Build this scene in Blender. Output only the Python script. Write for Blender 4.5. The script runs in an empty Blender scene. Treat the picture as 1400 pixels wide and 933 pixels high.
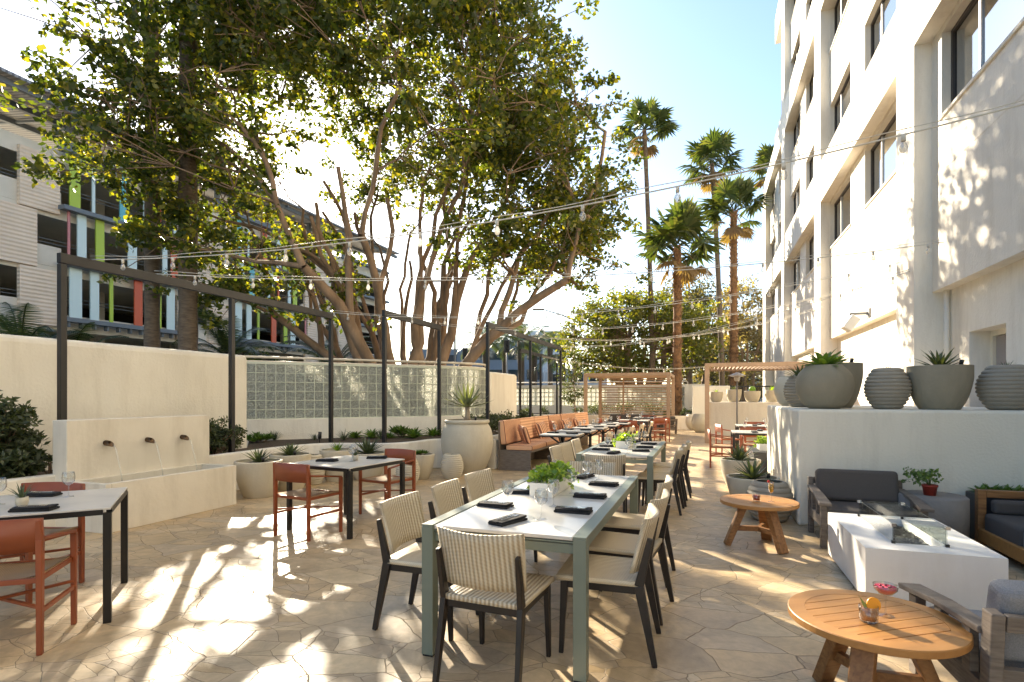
import bpy, math, random
from mathutils import Vector, Matrix
SC = bpy.context.scene
COL = SC.collection
R = math.radians
PI = math.pi
# ------------------------------------------------------------------ camera, sky, sun, exposure
F_, H_, EYE, YAW = 750.0, 542.0, 1.48, R(19.39)
cam_d = bpy.data.cameras.new('camera'); cam = bpy.data.objects.new('camera', cam_d); COL.objects.link(cam)
cam.location = (0, 0, EYE); cam.rotation_euler = (R(90), 0, YAW)
cam_d.sensor_width = 36; cam_d.lens = F_ / 1400 * 36; cam_d.shift_y = (H_ - 466.5) / 1400
cam_d.clip_start = .05; cam_d.clip_end = 3000
SC.camera = cam
SUN_AZ, SUN_EL = R(-42.7), R(23.8)          # azimuth from +Y (clockwise positive), elevation
world = bpy.data.worlds.new('World'); SC.world = world; world.use_nodes = True
wn, wl = world.node_tree.nodes, world.node_tree.links
bg = wn['Background']; bg.inputs['Strength'].default_value = .094
sky = wn.new('ShaderNodeTexSky'); sky.sky_type = 'NISHITA'; sky.sun_disc = False
sky.sun_elevation = SUN_EL; sky.sun_rotation = SUN_AZ
sky.air_density = 1.0; sky.dust_density = .7; sky.ozone_density = 3.2
tc = wn.new('ShaderNodeTexCoord'); sep = wn.new('ShaderNodeSeparateXYZ'); wl.new(tc.outputs['Generated'], sep.inputs[0])
mp = wn.new('ShaderNodeMapping'); mp.inputs['Scale'].default_value = (1.6, 1.6, 7); wl.new(tc.outputs['Generated'], mp.inputs[0])
nz = wn.new('ShaderNodeTexNoise'); nz.inputs['Scale'].default_value = 1.7; nz.inputs['Detail'].default_value = 7; nz.inputs['Roughness'].default_value = .6
wl.new(mp.outputs[0], nz.inputs['Vector'])
cr = wn.new('ShaderNodeMapRange'); cr.inputs[1].default_value = .47; cr.inputs[2].default_value = .72; wl.new(nz.outputs[0], cr.inputs[0])
lo = wn.new('ShaderNodeMapRange'); lo.inputs[1].default_value = .42; lo.inputs[2].default_value = .05; lo.inputs[3].default_value = 0; lo.inputs[4].default_value = .8
wl.new(sep.outputs['Z'], lo.inputs[0])
mu = wn.new('ShaderNodeMath'); mu.operation = 'MULTIPLY'; wl.new(cr.outputs[0], mu.inputs[0]); wl.new(lo.outputs[0], mu.inputs[1])
mx = wn.new('ShaderNodeMix'); mx.data_type = 'RGBA'; wl.new(mu.outputs[0], mx.inputs[0]); wl.new(sky.outputs[0], mx.inputs[6])
mx.inputs[7].default_value = (7.5, 7.3, 7.0, 1)
wl.new(mx.outputs[2], bg.inputs['Color'])
sd = bpy.data.lights.new('sun', 'SUN'); sun = bpy.data.objects.new('sun', sd); COL.objects.link(sun)
sd.energy = 4.3; sd.angle = R(.55); sd.color = (1, .90, .76)
sdir = Vector((math.sin(SUN_AZ) * math.cos(SUN_EL), math.cos(SUN_AZ) * math.cos(SUN_EL), math.sin(SUN_EL)))
sun.rotation_euler = sdir.to_track_quat('Z', 'Y').to_euler()
SC.view_settings.view_transform = 'Standard'; SC.view_settings.look = 'None'
SC.view_settings.exposure = 2.02; SC.view_settings.gamma = 1
SC.view_settings.use_white_balance = True; SC.view_settings.white_balance_temperature = 7150; SC.view_settings.white_balance_tint = 8
SC.cycles.max_bounces = 10; SC.cycles.diffuse_bounces = 5; SC.cycles.transparent_max_bounces = 24; SC.cycles.glossy_bounces = 4
SC.cycles.caustics_reflective = False; SC.cycles.caustics_refractive = False
SC.cycles.sample_clamp_indirect = 6

# ------------------------------------------------------------------ helpers
CA, SA = math.cos(YAW), math.sin(YAW)
def gp(px, py, h=0.0):                       # photo pixel at a known height -> plan position
    z = F_ * (EYE - h) / (py - H_); xc = (px - 700) * z / F_
    return (xc * CA - z * SA, xc * SA + z * CA)
def at_depth(px, z):
    xc = (px - 700) * z / F_
    return (xc * CA - z * SA, xc * SA + z * CA)
def at_y(px, y):                             # x on the line y = const
    t = (px - 700) / F_; z = y / (CA + t * SA)
    return z * (t * CA - SA)
def zdep(x, y): return -x * SA + y * CA
def hgt(py, z): return EYE - (py - H_) * z / F_

class MB:
    def __init__(s): s.v = []; s.f = []; s.sm = []; s.T = Matrix.Identity(4)
    def at(s, x=0, y=0, z=0, rz=0, rx=0, ry=0):
        s.T = Matrix.Translation((x, y, z)) @ Matrix.Rotation(rz, 4, 'Z') @ Matrix.Rotation(ry, 4, 'Y') @ Matrix.Rotation(rx, 4, 'X'); return s
    def add(s, vs, fs, smooth=False):
        n = len(s.v); T = s.T
        s.v += [tuple(T @ Vector(p)) for p in vs]; s.f += [tuple(i + n for i in f) for f in fs]; s.sm += [smooth] * len(fs); return s
    def box(s, x0, x1, y0, y1, z0, z1):
        return s.add([(x0, y0, z0), (x1, y0, z0), (x1, y1, z0), (x0, y1, z0), (x0, y0, z1), (x1, y0, z1), (x1, y1, z1), (x0, y1, z1)],
                     [(0, 3, 2, 1), (4, 5, 6, 7), (0, 1, 5, 4), (1, 2, 6, 5), (2, 3, 7, 6), (3, 0, 4, 7)])
    def cbox(s, cx, cy, cz, sx, sy, sz): return s.box(cx - sx / 2, cx + sx / 2, cy - sy / 2, cy + sy / 2, cz - sz / 2, cz + sz / 2)
    def bar(s, p, q, w, d, w2=None, d2=None, side=None):   # rectangular section from p to q
        p, q = Vector(p), Vector(q); a = (q - p).normalized()
        if side is None: side = Vector((1, 0, 0)) if abs(a.x) < .9 else Vector((0, 1, 0))
        u = (Vector(side) - a * a.dot(Vector(side))).normalized(); t = a.cross(u)
        w2 = w if w2 is None else w2; d2 = d if d2 is None else d2
        vs = []
        for c, ww, dd in ((p, w, d), (q, w2, d2)):
            for i, j in ((-1, -1), (1, -1), (1, 1), (-1, 1)): vs.append(tuple(c + u * i * ww / 2 + t * j * dd / 2))
        return s.add(vs, [(0, 3, 2, 1), (4, 5, 6, 7), (0, 1, 5, 4), (1, 2, 6, 5), (2, 3, 7, 6), (3, 0, 4, 7)])
    def tube(s, pts, r, n=8, cap=True, smooth=True):
        pts = [Vector(p) for p in pts]; rs = r if isinstance(r, (list, tuple)) else [r] * len(pts)
        vs, fs = [], []; u = None
        for i, p in enumerate(pts):
            a = (pts[min(i + 1, len(pts) - 1)] - pts[max(i - 1, 0)])
            a = a.normalized() if a.length > 1e-9 else Vector((0, 0, 1))
            if u is None: u = a.orthogonal().normalized()
            else:
                u = u - a * a.dot(u); u = u.normalized() if u.length > 1e-6 else a.orthogonal().normalized()
            t = a.cross(u)
            for k in range(n):
                c = 2 * PI * k / n; vs.append(tuple(p + (u * math.cos(c) + t * math.sin(c)) * rs[i]))
        for i in range(len(pts) - 1):
            for k in range(n):
                k2 = (k + 1) % n; fs.append((i * n + k, i * n + k2, (i + 1) * n + k2, (i + 1) * n + k))
        s.add(vs, fs, smooth)
        if cap and n > 2:
            m = len(s.v) - len(vs); s.f += [tuple(m + k for k in range(n))[::-1], tuple(m + (len(pts) - 1) * n + k for k in range(n))]; s.sm += [False, False]
        return s
    def lathe(s, prof, n=32, cx=0, cy=0, cz=0, smooth=True):
        vs, fs = [], []
        for r, z in prof:
            for k in range(n):
                c = 2 * PI * k / n; vs.append((cx + r * math.cos(c), cy + r * math.sin(c), cz + z))
        for i in range(len(prof) - 1):
            for k in range(n):
                k2 = (k + 1) % n; fs.append((i * n + k, i * n + k2, (i + 1) * n + k2, (i + 1) * n + k))
        return s.add(vs, fs, smooth)
    def prism(s, poly, z0, z1, smooth_side=False):
        n = len(poly); vs = [(x, y, z0) for x, y in poly] + [(x, y, z1) for x, y in poly]
        s.add(vs, [tuple(range(n))[::-1], tuple(range(n, 2 * n))])
        m = len(s.v) - 2 * n
        for k in range(n):
            k2 = (k + 1) % n; s.f.append((m + k, m + k2, m + n + k2, m + n + k)); s.sm.append(smooth_side)
        return s
    def quad(s, a, b, c, d): return s.add([a, b, c, d], [(0, 1, 2, 3)])
    def build(s, name, m, parent=None, bevel=0, loc=None, rz=0, seg=2):
        me = bpy.data.meshes.new(name); me.from_pydata(s.v, [], s.f)
        me.polygons.foreach_set('use_smooth', s.sm); me.update()
        ms = m if isinstance(m, (list, tuple)) else [m]
        for k in ms: me.materials.append(k)
        o = bpy.data.objects.new(name, me); COL.objects.link(o)
        if parent: o.parent = parent
        if loc: o.location = loc
        if rz: o.rotation_euler.z = rz
        if bevel:
            b = o.modifiers.new('edge', 'BEVEL'); b.width = bevel; b.segments = seg; b.limit_method = 'ANGLE'; b.angle_limit = R(40)
            b.harden_normals = False
        return o

def tag(o, label=None, cat=None, group=None, kind=None):
    if label: o['label'] = label
    if cat: o['category'] = cat
    if group: o['group'] = group
    if kind: o['kind'] = kind
    return o
def thing(name, label, cat, loc=(0, 0, 0), rz=0, group=None):
    o = bpy.data.objects.new(name, None); COL.objects.link(o); o.empty_display_size = .1
    o.location = loc; o.rotation_euler = (0, 0, rz); return tag(o, label, cat, group)
KIDS = {}
def copy_tree(root, loc=None, rz=None, label=None, group=None, parent=None, scale=None):
    kids = [c for c in SC_objs() if c.parent == root] if root.name not in KIDS else KIDS[root.name]
    KIDS[root.name] = kids
    c = root.copy(); COL.objects.link(c)
    if parent is not None: c.parent = parent
    if loc is not None: c.location = loc
    if rz is not None: c.rotation_euler = (0, 0, rz)
    if scale is not None: c.scale = scale if isinstance(scale, tuple) else (scale,) * 3
    if label: c['label'] = label
    if group: c['group'] = group
    for k in kids: copy_tree(k, parent=c)
    return c
def SC_objs(): return list(bpy.data.objects)

# ------------------------------------------------------------------ materials
def weather(m, amount=.16, dirt=(.42, .36, .27), top=None):
    n, l = m.node_tree.nodes, m.node_tree.links; b = n['Principled BSDF']; src = b.inputs['Base Color'].links[0].from_socket
    tcn = n.new('ShaderNodeTexCoord'); mpn = n.new('ShaderNodeMapping'); mpn.inputs['Scale'].default_value = (3.2, 3.2, .55); l.new(tcn.outputs['Object'], mpn.inputs[0])
    a = n.new('ShaderNodeTexNoise'); a.inputs['Scale'].default_value = 1.1; a.inputs['Detail'].default_value = 9; a.inputs['Roughness'].default_value = .7; l.new(mpn.outputs[0], a.inputs['Vector'])
    r = n.new('ShaderNodeMapRange'); r.inputs[1].default_value = .48; r.inputs[2].default_value = .8; r.inputs[3].default_value = 0; r.inputs[4].default_value = amount * 3; l.new(a.outputs[0], r.inputs[0])
    x = n.new('ShaderNodeMix'); x.data_type = 'RGBA'; l.new(r.outputs[0], x.inputs[0]); l.new(src, x.inputs[6]); x.inputs[7].default_value = (*dirt, 1); l.new(x.outputs[2], b.inputs['Base Color'])
MATS = {}
def mat(name, col, rough=.6, col2=None, scale=6, detail=4, bump=0, bscale=None, metal=0, spec=.5, coord='Object', stretch=(1, 1, 1), trans=0, emit=None, lo=.35, hi=.65, tl=0):
    m = bpy.data.materials.new(name); m.use_nodes = True; n, l = m.node_tree.nodes, m.node_tree.links
    b = n['Principled BSDF']; b.inputs['Base Color'].default_value = (*col, 1); b.inputs['Roughness'].default_value = rough
    b.inputs['Metallic'].default_value = metal; b.inputs['Specular IOR Level'].default_value = spec
    if trans: b.inputs['Transmission Weight'].default_value = trans
    if emit: b.inputs['Emission Color'].default_value = (*emit[:3], 1); b.inputs['Emission Strength'].default_value = emit[3]
    tcn = n.new('ShaderNodeTexCoord'); mpn = n.new('ShaderNodeMapping'); mpn.inputs['Scale'].default_value = stretch; l.new(tcn.outputs[coord], mpn.inputs[0])
    if col2:
        t = n.new('ShaderNodeTexNoise'); t.inputs['Scale'].default_value = scale; t.inputs['Detail'].default_value = detail; l.new(mpn.outputs[0], t.inputs['Vector'])
        r = n.new('ShaderNodeMapRange'); r.inputs[1].default_value = lo; r.inputs[2].default_value = hi; l.new(t.outputs[0], r.inputs[0])
        x = n.new('ShaderNodeMix'); x.data_type = 'RGBA'; x.inputs[6].default_value = (*col, 1); x.inputs[7].default_value = (*col2, 1)
        l.new(r.outputs[0], x.inputs[0]); l.new(x.outputs[2], b.inputs['Base Color'])
    if bump:
        t = n.new('ShaderNodeTexNoise'); t.inputs['Scale'].default_value = bscale or scale * 5; t.inputs['Detail'].default_value = 4; l.new(mpn.outputs[0], t.inputs['Vector'])
        bp = n.new('ShaderNodeBump'); bp.inputs['Strength'].default_value = bump; bp.inputs['Distance'].default_value = .02; l.new(t.outputs[0], bp.inputs['Height']); l.new(bp.outputs[0], b.inputs['Normal'])
    MATS[name] = m; return m
def nodes_of(m): return m.node_tree.nodes, m.node_tree.links, m.node_tree.nodes['Principled BSDF']

M_cream = mat('cream_stucco', (.83, .79, .69), .85, (.78, .735, .635), 1.3, 5, .35, 28)
M_cream2 = mat('fountain_plaster', (.76, .71, .61), .75, (.70, .65, .55), 2.2, 6, .12, 20)
M_white = mat('white_stucco', (.84, .79, .67), .88, (.79, .74, .62), .9, 5, .3, 40)
M_bldg = mat('building_stucco', (.80, .755, .67), .88, (.755, .71, .63), .5, 5, .35, 30)
M_planter = mat('white_planter_plaster', (.82, .79, .73), .8, (.76, .73, .66), 1.5, 5, .2, 25)
M_soil = mat('dark_soil', (.05, .035, .025), .95, (.09, .065, .045), 20, 5, .8, 60)
M_steel = mat('dark_bronze_steel', (.012, .0105, .0095), .5, (.018, .0155, .0135), 4)
M_sage = mat('sage_painted_metal', (.155, .185, .15), .42, (.175, .205, .17), 3)
M_top = mat('pale_stone_tabletop', (.62, .60, .56), .22, (.58, .56, .53), 5, 6)
M_wtop = mat('white_stone_tabletop', (.66, .63, .58), .25, (.60, .575, .53), 4, 6)
M_black = mat('black_metal', (.008, .0075, .007), .4)
M_bwood = mat('black_stained_wood', (.010, .007, .006), .38, (.018, .012, .010), 12)
M_terra = mat('terracotta_paint', (.30, .073, .024), .42, (.25, .06, .021), 5)
M_cord = mat('woven_cord', (.36, .25, .15), .8, (.27, .18, .10), 60, 3, .5, 90)
M_pot = mat('pale_concrete', (.60, .545, .43), .8, (.53, .48, .375), 2.5, 7, .25, 30)
M_pot2 = mat('grey_concrete', (.31, .275, .20), .8, (.26, .23, .165), 2.5, 7, .3, 30)
M_rib = mat('ribbed_grey_clay', (.33, .295, .235), .8, (.275, .245, .195), 3, 6, .25, 35)
M_drum = mat('grey_fibre_cement', (.27, .25, .23), .85, (.22, .205, .19), 4, 8, .3, 30)
M_gfab = mat('charcoal_fabric', (.082, .072, .066), .92, (.105, .093, .086), 300, 2, .3, 500)
M_gfab2 = mat('grey_blue_fabric', (.20, .205, .22), .92, (.27, .275, .29), 200, 2, .3, 500)
M_gwood = mat('weathered_grey_wood', (.20, .165, .135), .7, (.13, .105, .085), 9, 6, .2, 40, stretch=(1, 1, 8))
M_fire = mat('white_concrete', (.80, .79, .77), .5, (.74, .73, .71), 2.5, 6, .05, 40)
M_napkin = mat('black_linen', (.012, .012, .014), .9, None, 6, 3, .4, 300)
M_silver = mat('polished_cutlery', (.75, .75, .76), .18, metal=1)
M_bronze = mat('bronze_spout', (.16, .10, .06), .35, (.10, .065, .04), 20, metal=.9)
M_rail = mat('cream_steel_rail', (.62, .56, .46), .5)
M_bark = mat('tree_bark', (.30, .205, .135), .9, (.17, .115, .075), 3.5, 6, .8, 14, stretch=(1, 1, .4))
M_pbark = mat('palm_bark', (.17, .125, .085), .95, (.10, .072, .05), 5, 5, 1, 9, stretch=(1, 1, 4))
M_pbark2 = mat('palm_bark_boots', (.28, .15, .07), .95, (.14, .08, .045), 7, 4, 1, 9)
M_pergola = mat('tan_painted_timber', (.40, .275, .185), .6, (.36, .245, .165), 6)
M_panel = mat('ribbed_precast', (.82, .66, .51), .85, (.75, .60, .46), 1.2)
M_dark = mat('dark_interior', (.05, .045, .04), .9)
M_conc = mat('garage_concrete', (.72, .66, .56), .9, (.65, .60, .50), 1)
M_bsteel = mat('blue_grey_steel', (.15, .17, .19), .5)
M_lime = mat('lime_fin', (.42, .55, .05), .35); M_red = mat('orange_red_fin', (.62, .10, .03), .35)
M_cyan = mat('cyan_fin', (.12, .45, .52), .3); M_pale = mat('pale_glass_fin', (.62, .74, .72), .3); M_pink = mat('pink_fin', (.55, .20, .20), .35)
M_solar = mat('solar_canopy', (.22, .22, .23), .5)
M_wframe = mat('dark_window_frame', (.045, .035, .03), .45)
M_alu = mat('aluminium_mullion', (.55, .55, .55), .35, metal=.6)
M_wglass = mat('window_glass', (.035, .055, .07), .04, (.02, .035, .045), .6, spec=1.0)
M_door = mat('mauve_grey_door', (.36, .33, .33), .5)
M_cable = mat('string_cable', (.62, .59, .52), .6)
M_console = mat('dark_grey_console', (.045, .045, .05), .5)
M_galv = mat('galvanised_pole', (.22, .22, .22), .5)
M_road = mat('asphalt', (.06, .06, .06), .9, (.045, .045, .045), 3, 6, .3, 60)
M_side = mat('sidewalk', (.42, .40, .37), .9, (.36, .34, .32), 1, 6)
M_red_drink = mat('red_cocktail', (.65, .02, .02), .15); M_pinkd = mat('pink_cocktail', (.72, .06, .14), .2)
M_yel = mat('orange_juice', (.85, .42, .02), .2); M_peach = mat('peach_cocktail', (.75, .32, .12), .2); M_orange = mat('orange_slice', (.90, .36, .03), .4)
M_redpot = mat('red_plastic_pot', (.30, .035, .02), .4)
M_wplant = mat('white_glazed_trough', (.78, .75, .68), .4)
M_embers = mat('black_fire_glass', (.015, .015, .016), .12, (.05, .05, .05), 90, 2, 1, 120)
M_lamp = mat('black_fixture', (.02, .02, .02), .4)
M_peb = mat('grey_city_block', (.20, .23, .27), .6, (.16, .19, .22), .3)
M_peb2 = mat('pale_city_block', (.55, .56, .56), .7, (.48, .50, .51), .3)

for _m, _a in ((M_cream, .12), (M_cream2, .16), (M_white, .10), (M_bldg, .15), (M_planter, .14), (M_fire, .07), (M_pot, .16), (M_pot2, .16), (M_rib, .14)): weather(_m, _a)
M_curtain = mat('pale_curtain', (.62, .62, .60), .9)
def leaf_mat(name, c1, c2, c3, rough=.45, tl=.35):
    """leaf with colour that varies per leaf clump and lets light through"""
    m = bpy.data.materials.new(name); m.use_nodes = True; n, l = m.node_tree.nodes, m.node_tree.links
    b = n['Principled BSDF']; b.inputs['Roughness'].default_value = rough
    g = n.new('ShaderNodeNewGeometry'); ramp = n.new('ShaderNodeValToRGB'); l.new(g.outputs['Random Per Island'], ramp.inputs[0])
    e = ramp.color_ramp.elements; e[0].color = (*c1, 1); e[1].color = (*c3, 1); k = e.new(.6); k.color = (*c2, 1)
    l.new(ramp.outputs[0], b.inputs['Base Color'])
    t = n.new('ShaderNodeBsdfTranslucent'); mxc = n.new('ShaderNodeMix'); mxc.data_type = 'RGBA'; mxc.blend_type = 'MULTIPLY'; mxc.inputs[0].default_value = 1
    l.new(ramp.outputs[0], mxc.inputs[6]); mxc.inputs[7].default_value = (3.7, 3.4, .9, 1); l.new(mxc.outputs[2], t.inputs['Color'])
    ms = n.new('ShaderNodeMixShader'); ms.inputs[0].default_value = tl; l.new(b.outputs[0], ms.inputs[1]); l.new(t.outputs[0], ms.inputs[2])
    l.new(ms.outputs[0], n['Material Output'].inputs[0]); return m
L_tree = leaf_mat('coral_tree_leaf', (.028, .045, .012), (.05, .07, .017), (.18, .165, .028), .36, .45)
L_tree2 = leaf_mat('street_tree_leaf', (.05, .07, .015), (.09, .10, .022), (.15, .14, .03))
L_euc = leaf_mat('eucalyptus_leaf', (.05, .05, .035), (.08, .075, .045), (.13, .10, .06), .6)
L_grey = leaf_mat('brown_grey_leaf', (.13, .11, .07), (.18, .15, .09), (.24, .19, .11), .6)
L_palm = leaf_mat('fan_palm_leaf', (.035, .06, .02), (.06, .09, .03), (.11, .12, .05), .5, .2)
L_dead = leaf_mat('dry_palm_leaf', (.16, .11, .06), (.20, .14, .08), (.26, .18, .10), .8, .2)
L_frond = leaf_mat('dark_frond', (.025, .04, .018), (.04, .06, .025), (.07, .09, .03), .4, .25)
L_shrub = leaf_mat('olive_shrub_leaf', (.035, .05, .025), (.05, .07, .035), (.09, .11, .055), .5, .25)
L_succ = leaf_mat('green_succulent', (.06, .11, .035), (.09, .17, .04), (.15, .24, .05), .4, .2)
L_agave = leaf_mat('agave_leaf', (.05, .075, .045), (.075, .10, .06), (.12, .15, .07), .45, .12)
L_aloe = leaf_mat('aloe_leaf', (.10, .13, .09), (.13, .16, .11), (.17, .20, .12), .45, .12)
L_lime = leaf_mat('fresh_green_leaf', (.07, .14, .025), (.14, .24, .04), (.28, .36, .08), .4, .3)

def thin_glass(name, tint=(.97, .98, .98), rough=.015, ior=1.45):
    m = bpy.data.materials.new(name); m.use_nodes = True; n, l = m.node_tree.nodes, m.node_tree.links
    t = n.new('ShaderNodeBsdfTransparent'); t.inputs[0].default_value = (*tint, 1)
    g = n.new('ShaderNodeBsdfGlossy'); g.inputs['Roughness'].default_value = rough
    lw = n.new('ShaderNodeLayerWeight'); lw.inputs[0].default_value = .5
    pw_ = n.new('ShaderNodeMath'); pw_.operation = 'POWER'; l.new(lw.outputs['Facing'], pw_.inputs[0]); pw_.inputs[1].default_value = 2.6
    f = n.new('ShaderNodeMapRange'); f.inputs[3].default_value = .07 * (ior - 1) / .45; f.inputs[4].default_value = .95; l.new(pw_.outputs[0], f.inputs[0])
    k = n.new('ShaderNodeMixShader'); l.new(f.outputs[0], k.inputs[0]); l.new(t.outputs[0], k.inputs[1]); l.new(g.outputs[0], k.inputs[2])
    l.new(k.outputs[0], n['Material Output'].inputs[0]); return m
G_wine = thin_glass('clear_glassware', (.93, .94, .94), .02, 1.6)
G_pane = thin_glass('clear_glass_panel', (.95, .98, .97), .01, 1.5)
G_win = thin_glass('window_glazing', (.40, .50, .56), .01, 3.6)
G_bulb = thin_glass('clear_bulb_glass', (.88, .88, .86), .06, 2.6)
def frosted(m, k):
    n, l = m.node_tree.nodes, m.node_tree.links; out = n['Material Output']; src = out.inputs[0].links[0].from_socket
    d = n.new('ShaderNodeBsdfTranslucent'); d.inputs[0].default_value = (.95, .93, .88, 1); x = n.new('ShaderNodeMixShader'); x.inputs[0].default_value = k; l.new(src, x.inputs[1]); l.new(d.outputs[0], x.inputs[2]); l.new(x.outputs[0], out.inputs[0])
frosted(G_bulb, .2)
G_water = thin_glass('running_water', (.95, .96, .96), .05, 1.6)

def wicker():
    m = mat('pale_wicker', (.60, .52, .40), .6); n, l, b = nodes_of(m)
    tcn = n.new('ShaderNodeTexCoord')
    w1 = n.new('ShaderNodeTexWave'); w1.bands_direction = 'X'; w1.inputs['Scale'].default_value = 13; w1.inputs['Distortion'].default_value = .6; w1.inputs['Detail'].default_value = 1
    mp1 = n.new('ShaderNodeMapping'); l.new(tcn.outputs['Object'], mp1.inputs[0]); l.new(mp1.outputs[0], w1.inputs['Vector'])
    br = n.new('ShaderNodeTexWave'); br.bands_direction = 'DIAGONAL'; br.inputs['Scale'].default_value = 42; br.inputs['Distortion'].default_value = 1.2; br.inputs['Detail'].default_value = 2
    mp2 = n.new('ShaderNodeMapping'); mp2.inputs['Scale'].default_value = (.12, 1, 1); l.new(tcn.outputs['Object'], mp2.inputs[0]); l.new(mp2.outputs[0], br.inputs['Vector'])
    ad = n.new('ShaderNodeMath'); ad.operation = 'MULTIPLY_ADD'; l.new(w1.outputs[1], ad.inputs[0]); ad.inputs[1].default_value = .9
    hb_ = n.new('ShaderNodeMath'); hb_.operation = 'MULTIPLY'; l.new(br.outputs[1], hb_.inputs[0]); hb_.inputs[1].default_value = .18; l.new(hb_.outputs[0], ad.inputs[2])
    r = n.new('ShaderNodeMapRange'); r.inputs[1].default_value = .1; r.inputs[2].default_value = .95; l.new(ad.outputs[0], r.inputs[0])
    x = n.new('ShaderNodeMix'); x.data_type = 'RGBA'; x.inputs[6].default_value = (.40, .31, .20, 1); x.inputs[7].default_value = (.68, .60, .46, 1)
    l.new(r.outputs[0], x.inputs[0]); l.new(x.outputs[2], b.inputs['Base Color'])
    bp = n.new('ShaderNodeBump'); bp.inputs['Strength'].default_value = .9; bp.inputs['Distance'].default_value = .006; l.new(ad.outputs[0], bp.inputs['Height']); l.new(bp.outputs[0], b.inputs['Normal'])
    return m
M_wicker = wicker()

def stripes(name, c1, c2, scale, direction='X', rough=.9):
    m = mat(name, c1, rough); n, l, b = nodes_of(m)
    tcn = n.new('ShaderNodeTexCoord'); w = n.new('ShaderNodeTexWave'); w.bands_direction = direction; w.inputs['Scale'].default_value = scale; l.new(tcn.outputs['Object'], w.inputs['Vector'])
    r = n.new('ShaderNodeMapRange'); r.inputs[1].default_value = .55; r.inputs[2].default_value = .7; l.new(w.outputs[1], r.inputs[0])
    x = n.new('ShaderNodeMix'); x.data_type = 'RGBA'; x.inputs[6].default_value = (*c1, 1); x.inputs[7].default_value = (*c2, 1)
    l.new(r.outputs[0], x.inputs[0]); l.new(x.outputs[2], b.inputs['Base Color'])
    nzn = n.new('ShaderNodeTexNoise'); nzn.inputs['Scale'].default_value = 9; l.new(tcn.outputs['Object'], nzn.inputs['Vector'])
    bp = n.new('ShaderNodeBump'); bp.inputs['Strength'].default_value = .35; bp.inputs['Distance'].default_value = .02; l.new(nzn.outputs[0], bp.inputs['Height']); l.new(bp.outputs[0], b.inputs['Normal'])
    return m
M_strY = stripes('striped_fabric_y', (.76, .43, .25), (.20, .08, .05), 4.8, 'Y')
M_strX = stripes('striped_fabric_x', (.60, .27, .13), (.24, .10, .06), 7.5, 'X')
M_strZ = stripes('striped_fabric_z', (.76, .45, .27), (.56, .29, .165), 5.0, 'Z')
M_dark_strap = stripes('cord_seat', (.38, .26, .15), (.25, .16, .09), 22, 'X', .8)

def teak(name, c1, c2, angle=0, sc=3.2):
    m = mat(name, c1, .5); n, l, b = nodes_of(m)
    tcn = n.new('ShaderNodeTexCoord'); mpn = n.new('ShaderNodeMapping'); mpn.inputs['Rotation'].default_value = (0, 0, angle); mpn.inputs['Scale'].default_value = (1.2, 14, 14)
    l.new(tcn.outputs['Object'], mpn.inputs[0])
    t = n.new('ShaderNodeTexNoise'); t.inputs['Scale'].default_value = sc; t.inputs['Detail'].default_value = 7; t.inputs['Distortion'].default_value = .4; l.new(mpn.outputs[0], t.inputs['Vector'])
    r = n.new('ShaderNodeMapRange'); r.inputs[1].default_value = .3; r.inputs[2].default_value = .7; l.new(t.outputs[0], r.inputs[0])
    x = n.new('ShaderNodeMix'); x.data_type = 'RGBA'; x.inputs[6].default_value = (*c1, 1); x.inputs[7].default_value = (*c2, 1)
    l.new(r.outputs[0], x.inputs[0]); l.new(x.outputs[2], b.inputs['Base Color'])
    bp = n.new('ShaderNodeBump'); bp.inputs['Strength'].default_value = .15; bp.inputs['Distance'].default_value = .005; l.new(t.outputs[0], bp.inputs['Height']); l.new(bp.outputs[0], b.inputs['Normal'])
    return m
M_teak = teak('oiled_teak', (.47, .225, .062), (.34, .145, .038))
M_teakr = teak('teak_rim', (.45, .22, .066), (.36, .165, .05), 0, 1.4)
M_teakv = teak('teak_leg', (.36, .17, .06), (.19, .082, .028), 0); MATS['teak_leg'].node_tree.nodes['Mapping'].inputs['Scale'].default_value = (14, 14, 1.2)

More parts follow.
